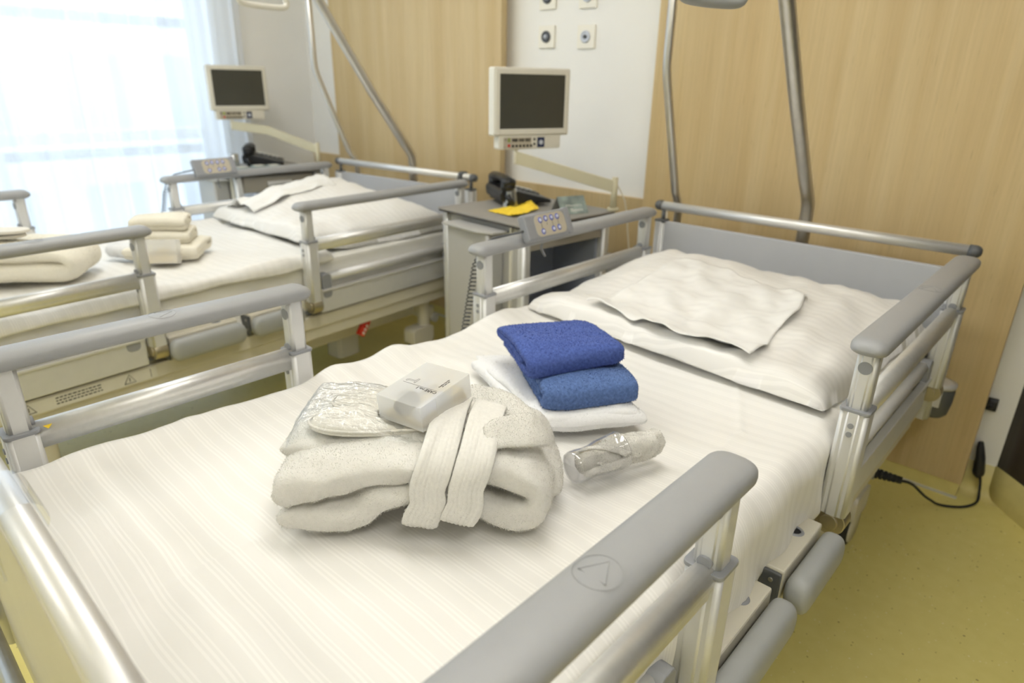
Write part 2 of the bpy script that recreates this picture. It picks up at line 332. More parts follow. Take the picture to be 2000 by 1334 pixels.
def pile_material(mt):
    """loose loops of the same cloth: they let light through"""
    k = mt.name+'_loops'
    if k in bpy.data.materials: return bpy.data.materials[k]
    m = mt.copy(); m.name = k; nt, lk, b = nodes(m)
    out = [n for n in nt if n.type == 'OUTPUT_MATERIAL'][0]; t = nt.new('ShaderNodeBsdfTranslucent'); mx = nt.new('ShaderNodeMixShader'); mx.inputs[0].default_value = .5
    src = b.inputs['Base Color']
    if src.is_linked: lk.new(src.links[0].from_socket, t.inputs[0])
    for l in list(b.inputs['Normal'].links): lk.remove(l)
    lk.new(b.outputs[0], mx.inputs[1]); lk.new(t.outputs[0], mx.inputs[2]); lk.new(mx.outputs[0], out.inputs[0])
    return m
def add_fuzz(me, mt, n=20000, length=.003, width=.0007, seed=1, droop=.0008):
    """short terry loops as thin triangles on the same mesh"""
    me.calc_loop_triangles()
    nt = len(me.loop_triangles); tri = np.empty(nt*3, dtype=np.int64); me.loop_triangles.foreach_get('vertices', tri); tri = tri.reshape(-1, 3)
    nv = len(me.vertices); co = np.empty(nv*3); me.vertices.foreach_get('co', co); co = co.reshape(-1, 3)
    a, b, c = co[tri[:, 0]], co[tri[:, 1]], co[tri[:, 2]]
    nr = np.cross(b-a, c-a); ar = np.linalg.norm(nr, axis=1); nr /= np.maximum(ar, 1e-12)[:, None]
    g = np.random.default_rng(seed); idx = g.choice(nt, n, p=ar/ar.sum())
    u = g.random((n, 2)); fl = u.sum(1) > 1; u[fl] = 1-u[fl]
    p = a[idx]+(b[idx]-a[idx])*u[:, :1]+(c[idx]-a[idx])*u[:, 1:]
    d = nr[idx]+g.normal(0, .45, (n, 3)); d /= np.linalg.norm(d, axis=1)[:, None]
    L = length*(.5+g.random((n, 1))*.8); w = np.cross(d, g.normal(0, 1, (n, 3))); w /= np.linalg.norm(w, axis=1)[:, None]; w *= width
    base = p-nr[idx]*.0004
    tip = base+d*L; tip[:, 2] -= droop*g.random(n)
    mid = base+d*L*.55+w*.4
    vs = np.stack([base-w, base+w, tip+w*.5, tip-w*.5], 1).reshape(-1, 3)
    allv = np.vstack([co, vs])
    faces = [tuple(pl.vertices) for pl in me.polygons]; sm = [pl.use_smooth for pl in me.polygons]
    base_i = nv+4*np.arange(n)
    faces += [(int(i), int(i+1), int(i+2), int(i+3)) for i in base_i]
    nb = len(sm); sm += [False]*n
    m2 = bpy.data.meshes.new(me.name+'_pile'); m2.from_pydata([tuple(x) for x in allv], [], faces)
    m2.polygons.foreach_set('use_smooth', np.array(sm, dtype=bool)); m2.materials.append(mt); m2.materials.append(pile_material(mt))
    mi = np.zeros(nb+n, dtype=np.int32); mi[nb:] = 1; m2.polygons.foreach_set('material_index', mi); m2.update()
    return m2

FRAME = Matrix.Identity(4)
INV = {}
def setp(o, label=None, cat=None, group=None, kind=None):
    for k, v in (('label', label), ('category', cat), ('group', group), ('kind', kind)):
        if v: o[k] = v
def thing(name, label, cat, loc=(0, 0, 0), group=None, local=None):
    """Empty at the thing's base. local: own rotation matrix, its parts are then modelled in local coordinates"""
    o = bpy.data.objects.new(name, None); COL.objects.link(o); o.empty_display_size = .05
    Mx = Matrix.Translation(loc) @ (local.to_4x4() if local else Matrix.Identity(4))
    o.matrix_world = FRAME @ Mx
    INV[o.name] = Matrix.Identity(4) if local else Mx.inverted()
    setp(o, label, cat, group); return o
def part(name, mb, mt, parent, label=None, bevel=0, fuzz=None, kind=None, seg=2, sub=0):
    me = mb.build(name, mt, INV[parent.name], fuzz)
    o = bpy.data.objects.new(name, me); COL.objects.link(o); o.parent = parent
    INV[o.name] = INV[parent.name]; setp(o, label, None, None, kind)
    if bevel: add_bevel(o, bevel, seg)
    return o
def add_bevel(o, w, seg=2):
    b = o.modifiers.new('bevel', 'BEVEL'); b.width = w; b.segments = seg; b.limit_method = 'ANGLE'; b.angle_limit = .7
def solo(name, mb, mt, label, cat, loc, group=None, bevel=0, fuzz=None, kind=None):
    Mx = Matrix.Translation(loc)
    me = mb.build(name, mt, Mx.inverted(), fuzz)
    o = bpy.data.objects.new(name, me); COL.objects.link(o); o.matrix_world = FRAME @ Mx; INV[o.name] = Mx.inverted()
    setp(o, label, cat, group, kind)
    if bevel: add_bevel(o, bevel)
    return o
def struct(name, mb, mt, bevel=0):
    o = bpy.data.objects.new(name, mb.build(name, mt)); COL.objects.link(o); o['kind'] = 'structure'
    INV[o.name] = Matrix.Identity(4)
    if bevel: add_bevel(o, bevel)
    return o
def spart(name, mb, mt, parent, bevel=0):
    o = part(name, mb, mt, parent, bevel=bevel); return o
def dup_tree(o, parent=None):
    c = o.copy(); COL.objects.link(c); c.parent = parent
    for ch in list(o.children): dup_tree(ch, c)
    return c
def text(name, body, size, mx, mt, parent, extrude=.0002, align='CENTER'):
    """writing turned into a mesh; mx places it in the parent's local space"""
    cu = bpy.data.curves.new(name, 'FONT'); cu.body = body; cu.size = size; cu.extrude = extrude; cu.align_x = align; cu.align_y = 'CENTER'
    t = bpy.data.objects.new(name+'_tmp', cu); COL.objects.link(t)
    dg = bpy.context.evaluated_depsgraph_get(); dg.update()
    me = bpy.data.meshes.new_from_object(t.evaluated_get(dg)); bpy.data.objects.remove(t)
    me.transform(mx); me.materials.clear(); me.materials.append(mt); me.name = name
    o = bpy.data.objects.new(name, me); COL.objects.link(o); o.parent = parent; INV[o.name] = INV[parent.name]; return o

def catmull(P, n):
    """resample list of numpy rows with Catmull-Rom into n+1 rows"""
    P = np.array(P, float); m = len(P)
    d = np.r_[0, np.cumsum(np.linalg.norm(np.diff(P[:, :3], axis=0), axis=1))]; out = []
    for t in np.linspace(0, d[-1], n+1):
        i = min(max(np.searchsorted(d, t)-1, 0), m-2); u = (t-d[i])/max(d[i+1]-d[i], 1e-9)
        p0, p1, p2, p3 = P[max(i-1, 0)], P[i], P[i+1], P[min(i+2, m-1)]
        out.append(.5*((2*p1)+(-p0+p2)*u+(2*p0-5*p1+4*p2-p3)*u*u+(-p0+3*p1-3*p2+p3)*u**3))
    return np.array(out)
def nvec(p):
    return Vector((noise.noise(p+Vector((9.3, 1.5, 4.1))), noise.noise(p+Vector((3.7, 8.2, 6.6))), noise.noise(p+Vector((5.9, 2.4, 7.8)))))
def cloth_sweep(mb, path, side, n=60, ring=28, p=3.2, endr=None, nz=(.004, 14, .0015, 60), seed=0, updir=None):
    """thick folded cloth: rows of path = x,y,z, half thickness, half width ; side = width direction"""
    C = catmull(path, n); side = Vector(side).normalized(); rows = []
    L = np.linalg.norm(np.diff(C[:, :3], axis=0), axis=1).sum()
    acc = 0; vs = []; offs = Vector((seed*3.1, seed*1.7, seed*.9))
    for i in range(n+1):
        c = Vector(C[i, :3]); a = Vector(C[max(i-1, 0), :3]); b = Vector(C[min(i+1, n), :3]); t = (b-a).normalized()
        nn = side.cross(t)
        if nn.length < 1e-6: nn = Vector((0, 0, 1))
        nn.normalize(); ht, hw = C[i, 3], C[i, 4]
        if i: acc += (c-Vector(C[i-1, :3])).length
        e = endr if endr is not None else ht
        q = 1.0; dist = min(acc, L-acc)
        if dist < e: q = max(.02, math.sqrt(max(0, 1-(1-dist/e)**2)))
        for k in range(ring):
            th = 2*PI*k/ring; cs, sn = math.cos(th), math.sin(th)
            x = math.copysign(abs(cs)**(2/p), cs); y = math.copysign(abs(sn)**(2/p), sn)
            pos = c+nn*(ht*q*y)+side*((hw-(1-q)*e*.6)*x)
            v1 = nvec((pos+offs)*nz[1])*nz[0]+nvec((pos+offs)*nz[3])*nz[2]
            vs.append(pos+v1)
    fs = [(i*ring+k, i*ring+(k+1) % ring, (i+1)*ring+(k+1) % ring, (i+1)*ring+k) for i in range(n) for k in range(ring)]
    fs += [tuple(range(ring))[::-1], tuple(n*ring+k for k in range(ring))]
    mb.add(vs, fs, True); return mb

# ------------------------------------------------------------------ camera
def make_camera():
    yaw, pitch, roll = math.radians(-42.43941405), math.radians(21.57151046), math.radians(1.04612086)
    cy, sy, cp, sp = math.cos(yaw), math.sin(yaw), math.cos(pitch), math.sin(pitch)
    fw = Vector((sy*cp, cy*cp, -sp)); r = Vector((cy, -sy, 0)); u = r.cross(fw)
    r2 = r*math.cos(roll)+u*math.sin(roll); u2 = -r*math.sin(roll)+u*math.cos(roll)
    cam = bpy.data.cameras.new('camera'); o = bpy.data.objects.new('camera', cam); COL.objects.link(o)
    m = Matrix(((r2.x, u2.x, -fw.x, 0), (r2.y, u2.y, -fw.y, 0), (r2.z, u2.z, -fw.z, 1.30), (0, 0, 0, 1)))
    o.matrix_world = m
    cam.sensor_width = 36; cam.lens = 1272.1/2000*36; cam.clip_start = .02
    cam.dof.use_dof = True; cam.dof.focus_distance = .98; cam.dof.aperture_fstop = 3.6
    SC.camera = o
make_camera()

# ------------------------------------------------------------------ room
WX, WY, CZ = -4.17, 2.52, 2.75
def room():
    mb = MB(); mb.box(WX-.3, 1.6, -3.0, WY+.15, -.1, 0); struct('floor', mb, M['floor'])
    mb = MB(); mb.box(WX-.3, 1.6, -3.0, WY+.15, CZ, CZ+.1); struct('ceiling', mb, M['ceil'])
    mb = MB(); mb.box(WX-.3, 1.6, WY, WY+.15, 0, CZ); struct('wall_back', mb, M['wall'])
    mb = MB(); mb.box(WX-.3, 1.6, -3.1, -3.0, 0, CZ); struct('wall_front', mb, M['wall'])
    # window wall with a wide opening y -2.6..1.9, z .12..2.55
    mb = MB(); mb.box(WX-.3, WX, 1.92, WY, 0, CZ); mb.box(WX-.3, WX, -3.0, -2.6, 0, CZ)
    mb.box(WX-.3, WX, -2.6, 1.92, 0, .12); mb.box(WX-.3, WX, -2.6, 1.92, 2.55, CZ); struct('wall_left', mb, M['wall'])
    mb = MB(); mb.box(1.5, 1.6, -3.0, .4, 0, CZ)
    struct('wall_right', mb, M['wall'])
    # curved dark wall in the far corner
    pts = [(-.070, 2.52), (-.005, 2.455), (.06, 2.385), (.16, 2.27), (.27, 2.10), (.42, 1.85), (.62, 1.5), (.9, 1.1), (1.25, .7), (1.6, .4)]
    C = catmull([(x, y, 0) for x, y in pts], 40)
    def wallstrip(off, z0, z1):
        m = MB(); vs = []
        for i in range(41):
            a = C[max(i-1, 0)]; b = C[min(i+1, 40)]; t = (b-a)/np.linalg.norm(b-a); n = np.array((-t[1], t[0], 0))*-1
            p = C[i]+n*off; q = C[i]-n*.10
            vs += [(p[0], p[1], z0), (p[0], p[1], z1), (q[0], q[1], z1), (q[0], q[1], z0)]
        fs = []
        for i in range(40):
            o = i*4; fs += [(o, o+4, o+5, o+1), (o+1, o+5, o+6, o+2), (o+3, o+2, o+6, o+7)]
        fs += [(0, 1, 2, 3), (160, 163, 162, 161)]
        m.add(vs, fs, True); return m
    struct('wall_curved', wallstrip(0, .12, CZ), M['brown'])
    mb = wallstrip(.004, 0, .125); struct('baseboard_curved', mb, M['cove'])
    # skirting, coved vinyl upstand on the back wall
    mb = MB()
    prof = [(0, 0), (.02, .004), (.032, .014), (.04, .035), (.042, .12), (.05, .12)]
    vs = []
    for x in (WX, 0.02):
        vs += [(x, WY-.045+a, b) for a, b in prof]
    mb.add(vs, [(i, i+1, i+7, i+6) for i in range(5)], True); struct('baseboard_back', mb, M['cove'])
    mb = MB(); vs = []
    for y in (1.92, WY): vs += [(WX+.045-a, y, b) for a, b in prof]
    mb.add(vs, [(i, i+6, i+7, i+1) for i in range(5)], True); struct('baseboard_left', mb, M['cove'])
    # maple wall panels
    for k, (x0, x1) in enumerate(((-1.487, -.145), (-3.76, -2.33))):
        mb = MB(); mb.box(x0, x1, 2.435, 2.470, .055, CZ-.02); p = struct('trim_%d' % (k+1), mb, M['wood'], .0015)
        mb = MB(); mb.box(x0+.045, x1-.045, 2.470, WY, .055, CZ-.02); spart('batten', mb, M['wood'], p)
        mb = MB(); mb.box(x0+.01, x1-.004, 2.439, WY-.03, .004, .055); spart('plinth', mb, M['cove'], p)
        mb = MB(); mb.box(x0, x1+.001, 2.43, 2.44, 0, .006); spart('edge_strip', mb, M['alu'], p)
    # lower maple band between the panels
    mb = MB(); mb.box(-2.33, -1.487, WY-.022, WY, .575, .842); struct('trim_3', mb, M['wood'], .0015)
    mb = MB(); mb.box(WX, -3.76, WY-.022, WY, .575, .842); struct('trim_4', mb, M['wood'], .0015)
    # window
    f = MB(); x0, x1 = WX-.22, WX-.16
    f.box(x0, x1, -2.6, 1.92, .12, .20); f.box(x0, x1, -2.6, 1.92, 2.47, 2.55)
    for y in (-2.6, -1.5, -.38, .70, 1.84): f.box(x0, x1, y, y+.08, .12, 2.55)
    for y in (-1.42, .78): f.box(x0, x1, y, y+1.06, .95, 1.01)
    w = struct('window_1', f, M['frame'], .003)
    g = MB(); g.box(x0+.025, x0+.031, -2.52, 1.84, .2, 2.47); spart('pane', g, M['pane'], w)
room()

def curtain(name, y0, y1, label, seed, amp=.046, per=.15, x=WX+.085, nu=420):
    mb = MB(); r = random.Random(seed); ph = [r.uniform(0, 6.28) for _ in range(6)]
    def fn(u, v):
        y = y0+(y1-y0)*u; z = .02+(CZ-.06)*v
        k = 2*PI/per
        a = amp*(.55*math.sin(k*y+ph[0]+.6*math.sin(1.7*y+ph[1]))+.3*math.sin(k*.53*y+ph[2])+.2*math.sin(k*2.1*y+ph[3]+z*.4))
        a *= (1.15-.35*v); a += .012*math.sin(3*z+ph[4]+5*y)
        return (x+a, y+.01*math.sin(k*y+ph[5])*(1-v), z)
    mb.grid(fn, nu, 10); return solo(name, mb, M['sheer'], label, 'curtain', (x, (y0+y1)/2, 0), 'sheer curtains at the window')
curtain('sheer_curtain', -.02, 2.045, 'long white sheer curtain hanging beside the wall corner behind the further bed', 3)
curtain('sheer_curtain', -2.75, -.04, 'long white sheer curtain covering the window part away from the wall corner', 5, nu=460)
mb = MB(); mb.box(WX+.03, WX+.15, -2.8, 2.14, CZ-.035, CZ-.005)
solo('curtain_rail', mb, M['frame'], 'white curtain rail fixed to the ceiling over the sheer curtains', 'curtain rail', (WX+.16, 0, CZ-.035))

# building across the yard, seen through the sheer
def outside():
    t = thing('building', 'pale office building with rows of windows seen through the sheer curtains', 'building', (-16, 4, -6))
    mb = MB(); mb.box(-22, -16, -14, 26, -6, 5.2); part('wall', mb, M['facade'], t)
    for fl in range(4):
        for k in range(20):
            w = MB(); y = -13.4+k*1.95; z = -4.9+fl*2.6; w.box(-16.02, -15.97, y, y+1.15, z, z+1.45); part('window', w, M['facwin'], t)
    mb = MB()
    for fl in range(5): mb.box(-16.35, -16, -14, 26, -5.5+fl*2.6, -5.3+fl*2.6)
    part('cornice', mb, M['facade'], t)
    mb = MB(); mb.box(-60, WX-.31, -40, 40, -6.1, -6); struct('ground_outside', mb, M['ground'])
outside()

# fill lamps added on the ceiling, out of view, to brighten the room
def fill_ceiling_lamp(x, y, sx, sy, e, label):
    t = thing('fill_ceiling_light', label, 'ceiling light', (x, y, CZ-.06), 'added ceiling fill lights')
    mb = MB(); mb.box(x-sx/2-.02, x+sx/2+.02, y-sy/2-.02, y+sy/2+.02, CZ-.06, CZ); part('housing', mb, M['frame'], t)
    mb = MB(); mb.box(x-sx/2, x+sx/2, y-sy/2, y+sy/2, CZ-.068, CZ-.0605)
    m = mat('lamp_diffuser', (1, 1, 1, 1), emit=(1, .975, .935, 1), es=e); part('diffuser', mb, m, t)
LAMP = 12.5
fill_ceiling_lamp(-.75, .9, 1.3, .3, LAMP, 'long unseen fill light added on the ceiling above the bed with the blue towels')
fill_ceiling_lamp(-2.7, .9, 1.3, .3, LAMP, 'long unseen fill light added on the ceiling above the bed next to the window')
fill_ceiling_lamp(.75, -.1, .3, 1.3, LAMP, 'long unseen fill light added on the ceiling over the open floor beside the bed with the blue towels')
fill_ceiling_lamp(-1.6, -1.6, 1.3, .3, LAMP, 'long unseen fill light added on the ceiling over the open floor beyond the foot ends')

# ------------------------------------------------------------------ hospital bed
BX, BY = -.766, 1.137
def super_bar(mb, y0, y1, x, z, hx, hz, p=2.6, seg=24, endl=.03, flat=.75):
    """grip rail running along y with rounded ends"""
    ys = []; n = 7
    for i in range(n+1): ys.append((y0+endl*(1-math.cos(i/n*PI/2)), math.sin(i/n*PI/2)))
    ys += [(y1-endl*(1-math.cos(i/n*PI/2)), math.sin(i/n*PI/2)) for i in range(n, -1, -1)]
    vs = []
    for y, s in ys:
        s = max(s, .02)
        for k in range(seg):
            t = 2*PI*k/seg; cs, sn = math.cos(t), math.sin(t)
            a = math.copysign(abs(cs)**(2/p), cs); b = math.copysign(abs(sn)**(2/p), sn)
            if b < 0: b *= flat
            vs.append((x+hx*a*(.35+.65*s), y, z+hz*b*s))
    m = len(ys)
    mb.add(vs, [(i*seg+k, i*seg+(k+1) % seg, (i+1)*seg+(k+1) % seg, (i+1)*seg+k) for i in range(m-1) for k in range(seg)]+[tuple(range(seg))[::-1], tuple((m-1)*seg+k for k in range(seg))], True)
    return mb

def side_rail(bed, sx, y0, y1, foot):
    """one telescopic side rail. sx = +1 towards +x. y0..y1 grip ends"""
    X = BX+sx*.504
    r = MB()
    a, b = y0+.050, y1-.045
    # profiled middle bar, lower board
    pr = [(-.013, .699), (.013, .699), (.014, .712)]+[(.0185*math.cos(t), .7275+.0185*math.sin(t)) for t in [PI*(-.22+1.44*k/14) for k in range(15)]]+[(-.014, .712)]
    L = len(pr); vs = [(X+q[0], y, q[1]) for y in (a, b) for q in pr]
    r.add(vs, [tuple(range(L)), tuple(range(L, 2*L))[::-1]]+[(k, L+k, L+(k+1) % L, (k+1) % L) for k in range(L)])
    r.sm = [len(f) == 4 for f in r.f]
    part_rail = part('side_rail', r, M['bar'], bed)
    g = MB(); super_bar(g, y0, y1, X, .866, .033, .020); part('handrail', g, M['grip'], part_rail)
    # logo embossed on the grip: ring and triangle
    lg = MB(); cy = (y0+y1)/2 if foot else (y0+y1)/2; cz = .8862
    ring = [(X+.0235*math.cos(t)*1.0, cy+.0235*math.sin(t), cz-abs(math.cos(t))**2*.0022) for t in [2*PI*k/32 for k in range(33)]]
    lg.tube(ring, .0004, 6, False)
    tri = [(X+.018*math.cos(t), cy+.018*math.sin(t), cz-.0001-abs(math.cos(t))**2*.001) for t in (PI/2, PI/2+2*PI/3, PI/2+4*PI/3, PI/2)]
    lg.tube(tri, .0006, 6, False); part('emblem', lg, M['grip'], part_rail)
    for py in (a, b):
        out = -1 if py == a else 1
        yy = py+out*.004
        m = MB(); m.rbox(X-.019, X+.019, yy-.017, yy+.017, .735, .856, .006, 2); m.rbox(X-.010, X+.010, yy-.0185, yy+.0185, .735, .856, .003, 2)
        m.rbox(X-.026, X+.026, yy-.024, yy+.024, .505, .735, .008, 2); m.rbox(X-.012, X+.012, yy-.0265, yy+.0265, .505, .735, .004, 2)
        post = part('rail_post', m, M['alu'], part_rail)
        m = MB(); m.rbox(X-.0275, X+.0275, yy-.0265, yy+.0265, .7345, .741, .008, 2); part('collar', m, M['mdgrey'], part_rail, bevel=.001)
        for (r_, z_, o_) in ((.0125, .825, .0195), (.0055, .708, .0285), (.0055, .690, .0285)):
            m = MB(); m.cyl((X, yy-o_, z_), (X, yy-o_+.004, z_), r_, 24); part('plug_cap', m, M['mdgrey'], part_rail)
        m = MB(); yo = yy-out*.018; m.rbox(X-.010, X+.010, yo-.005, yo+.005, .741, .757, .008, 1); part('latch_button', m, M['mdgrey'], part_rail)
        m = MB(); m.cyl((X-sx*.0, yy-.021, .487), (X, yy+.021, .487), .030, 28); m.cyl((X, yy-.026, .487), (X, yy+.026, .487), .017, 20)
        part('pivot', m, M['bronze'], part_rail, bevel=.002)
    # low tube with grey end caps, board beneath it
    m = MB(); c, d = a+.065, b-.065
    m.cyl((X-sx*.022, c, .578), (X-sx*.022, d, .578), .0165, 20); part('low_tube', m, M['alu'], part_rail)
    for yc in (c, d):
        m = MB(); m.rbox(X-sx*.022-.019, X-sx*.022+.019, yc-.022, yc+.022, .50, .598, .016, 0, 6); part('end_cap', m, M['mdgrey'], part_rail, bevel=.003)
    m = MB(); m.box(X-.014, X-.004, a+.03, b-.03, .445, .535) if sx > 0 else m.box(X+.004, X+.014, a+.03, b-.03, .445, .535)
    m.box(X-.018, X+.002, a+.03, b-.03, .528, .538); part('board', m, M['alu'], part_rail, bevel=.002)
    return part_rail

def caster(bed, x, y, sx):
    m = MB(); m.rbox(x-.030, x+.030, y-.030, y+.030, .15, .335, .03, 2, 8); m.rbox(x-.036, x+.036, y-.10, y+.03, .115, .20, .02, 0, 5)
    c = part('caster', m, M['paint'], bed, bevel=.006)
    w = MB(); w.lathe([(0, -.026), (.060, -.026), (.068, -.022), (.072, -.010), (.072, .010), (.068, .022), (.060, .026), (0, .026)], 36, Matrix.Translation((x, y-.03, .074)) @ Matrix.Rotation(PI/2, 4, 'Y'))
    part('wheel', w, M['rubber'], c)
    w = MB(); w.lathe([(0, -.030), (.054, -.030), (.056, -.026), (.056, .026), (.054, .030), (0, .030)], 30, Matrix.Translation((x, y-.03, .074)) @ Matrix.Rotation(PI/2, 4, 'Y'))
    part('hub_cover', w, M['paint'], c)

def make_bed():
    bed = thing('hospital_bed', 'x', 'bed', (BX, BY, 0))
    # headboard
    m = MB(); m.box(BX-.475, BX+.475, 2.192, 2.212, .44, .829); hb = part('headboard', m, M['panelgrey'], bed, bevel=.003)
    for s in (-1, 1):
        m = MB(); m.rbox(BX+s*.488-.02, BX+s*.488+.02, 2.18, 2.224, .36, .828, .012, 2); m.rbox(BX+s*.488-.012, BX+s*.488+.012, 2.172, 2.232, .36, .828, .004, 2)
        part('headboard_post', m, M['alu'], bed)
    m = MB(); m.cyl((BX-.505, 2.206, .884), (BX+.505, 2.206, .884), .0165, 28); part('headboard_rail', m, M['bar'], bed)
    for s in (-1, 1):
        m = MB(); m.lathe([(0, .018), (.008, .0175), (.014, .013), (.0178, .006), (.0182, 0), (.0182, -.014), (0, -.014)], 24, Matrix.Translation((BX+s*.505, 2.206, .884)) @ Matrix.Rotation(s*PI/2, 4, 'Y'))
        m.cyl((BX+s*.486, 2.206, .826), (BX+s*.486, 2.206, .872), .008, 14)
        m.rbox(BX+s*.488-.022, BX+s*.488+.022, 2.178, 2.226, .826, .834, .012, 2)
        part('rail_cap', m, M['dkgrey'], bed)
    # foot end
    m = MB(); m.cyl((BX-.500, .066, .884), (BX+.500, .066, .884), .0150, 28); fr = part('footboard_rail', m, M['bar'], bed)
    m = MB(); m.box(BX-.475, BX+.475, .056, .076, .36, .829); part('footboard', m, M['paint'], bed, bevel=.003)
    for s in (-1, 1):
        m = MB(); m.rbox(BX+s*.488-.02, BX+s*.488+.02, .045, .089, .36, .868, .012, 2); part('footboard_post', m, M['alu'], bed)
    m = MB(); m.cyl((BX-.49, .030, .42), (BX+.49, .030, .42), .014, 18); part('bumper_tube', m, M['steel'], bed)
    # side rails
    for s in (1, -1):
        side_rail(bed, s, 1.222, 2.148, False); side_rail(bed, s, .105, .712, True)
    # under frame
    m = MB()
    for s in (-1, 1):
        X = BX+s*.472; m.box(X-.014, X+.014, .10, 2.17, .385, .435); m.box(X-.030, X+.002, .12, 2.15, .335, .385)
    for y in (.12, .70, 1.2, 2.12): m.box(BX-.46, BX+.46, y-.02, y+.02, .385, .425)
    fr = part('lying_frame', m, M['paint'], bed, bevel=.003)
    m = MB(); m.box(BX-.45, BX+.45, .14, 2.14, .436, .448); part('lying_surface', m, M['panelgrey'], bed)
    # label strip with warning triangles on both long sides
    for s in (-1, 1):
        X = BX+s*.4868
        m = MB(); m.box(min(X, X+s*.001), max(X, X+s*.001), .12, .66, .392, .430); st = part('label_strip', m, M['sticker'], fr)
        m = MB()
        for yy in (.30, .575):
            P = [(X+s*.0015, yy-.017, .398), (X+s*.0015, yy+.017, .398), (X+s*.0015, yy, .426), (X+s*.0015, yy-.017, .398)]
            m.tube(P, .0012, 5, False); m.box(min(X, X+s*.002), max(X, X+s*.002), yy-.0012, yy+.0012, .403, .416)
        for k in range(3):
            z = .402+k*.009; y = .37
            while y < .49:
                w = random.uniform(.004, .011); m.box(min(X, X+s*.0016), max(X, X+s*.0016), y, min(y+w, .495), z, z+.0035); y += w+.003
        for yy in (.24, .64): m.box(min(X, X+s*.0016), max(X, X+s*.0016), yy-.0008, yy+.0008, .397, .425)
        part('lettering', m, M['ink'], fr)
    # bumper boxes along the middle
    for s in (-1, 1):
        X = BX+s*.504
        for (y0, y1) in ((.705, .945), (.995, 1.185)):
            m = MB(); xi, xo = sorted((X-s*.060, X+s*.004)); m.box(xi, xo, y0, y1, .455, .518); bx = part('extension_box', m, M['paint'], bed, bevel=.004)
            m = MB(); super_bar(m, y0-.012, y1+.010, X+s*.030, .478, .0235, .037, 2.7, 28, .026, 1.0); part('bumper', m, M['bump'], bx)
            m = MB(); xc = X-s*.026
            m.lathe([(.0105, .0), (.0105, .0022), (.0145, .0026), (.0165, .0)], 24, Matrix.Translation((xc, y1-.062, .518)))
            part('grommet', m, M['mdgrey'], bx)
            m = MB(); m.lathe([(0, .0004), (.0105, .0004)], 24, Matrix.Translation((xc, y1-.062, .518))); part('grommet_hole', m, M['black'], bx)
            m = MB(); xi, xo = sorted((X-s*.058, X+s*.002)); m.box(xi, xo, y0-.008, y0-.001, .440, .514); ep = part('end_plate', m, M['dkgrey'], bx, bevel=.002)
            m = MB()
            for dz in (.462, .498):
                m = MB(); m.cyl((X-s*.014, y0-.0105, dz), (X-s*.014, y0-.008, dz), .0042, 12); part('screw', m, M['steel'], bx)
    # base and lift
    m = MB()
    for s in (-1, 1): m.box(BX+s*.33-.02, BX+s*.33+.02, .3, 1.98, .24, .285)
    m.box(BX-.43, BX+.43, .27, .33, .235, .29); m.box(BX-.43, BX+.43, 1.93, 1.99, .235, .29)
    part('base_frame', m, M['paint'], bed, bevel=.004)
    m = MB(); m.rbox(BX-.07, BX+.07, .45, .59, .285, .40, .03, 2); m.rbox(BX-.07, BX+.07, 1.65, 1.79, .285, .40, .03, 2); part('lift_column', m, M['paint'], bed)
    m = MB(); m.rbox(BX+.22, BX+.32, 1.50, 1.62, .13, .335, .02, 2); mo = part('motor_housing', m, M['nsbody'], bed, bevel=.004)
    # red release handle
    m = MB(); P = [(BX+.40, 1.625, .375), (BX+.415, 1.605, .350), (BX+.42, 1.575, .310), (BX+.42, 1.540, .262)]
    m.tube(P, [.014, .019, .021, .020], 10); rh = part('release_handle', m, M['red'], bed)
    m = MB()
    for k in range(3): m.box(BX+.439, BX+.4415, 1.540+k*.011, 1.549+k*.011, .270+k*.013, .282+k*.013)
    part('handle_print', m, M['inkwhite'], rh)
    for s in (-1, 1):
        caster(bed, BX+s*.405, 1.945, s); caster(bed, BX+s*.405, .335, s)
        # brake pedal bar at the foot caster, green and red pads
        X = BX+s*.33
        m = MB(); m.tube([(X, .375, .225), (X, .44, .270), (X, .56, .375)], [.017, .015, .013], 10, True, .6); m.tube([(X, .35, .19), (X, .375, .225)], [.022, .017], 10, True, .6)
        pd = part('brake_pedal', m, M['nsbody'], bed)
        m = MB(); m.lathe([(0, .003), (.015, .0028), (.0165, 0)], 20, Matrix.Translation((X+s*.0105, .357, .200)) @ Matrix.Rotation(s*PI/2, 4, 'Y')); part('red_pad', m, M['red'], pd, 'round red pad on the pedal')
        m = MB(); m.lathe([(0, .003), (.014, .0028), (.0155, 0)], 20, Matrix.Translation((X+s*.0105, .545, .362)) @ Matrix.Rotation(s*PI/2, 4, 'Y')); part('green_pad', m, M['green'], pd, 'round green pad on the pedal')
    # corner bumper rollers below the headboard
    for s in (-1, 1):
        X = BX+s*.505
        m = MB(); m.lathe([(0, 0), (.030, 0), (.040, .012), (.046, .05), (.047, .085), (.044, .10)], 30, Matrix.Translation((X, 2.250, .355))); rl = part('corner_roller', m, M['dkgrey'], bed)
        m = MB(); m.lathe([(.0455, .1), (.0475, .1), (.0475, .112), (.03, .116), (0, .116)], 30, Matrix.Translation((X, 2.250, .355)))
        m.box(X-.02, X+.02, 2.20, 2.26, .40, .46)
        part('roller_ring', m, M['alu'], rl)
    # mains lead hub under the head
    m = MB(); m.cyl((-.345, 1.99, .228), (-.325, 1.99, .228), .022, 20); part('cable_hub', m, M['nsbody'], bed)
    # trapeze pole and drip pole at the head end
    P = [(-.76, 2.292, .36), (-.76, 2.290, .90), (-.76, 2.285, .94), (-.76, 2.262, .975), (-.76, 2.236, 1.005), (-.76, 2.034, 1.264), (-.76, 1.862, 1.500), (-.76, 1.50, 2.0), (-.76, 1.40, 2.10), (-.76, 1.30, 2.14)]
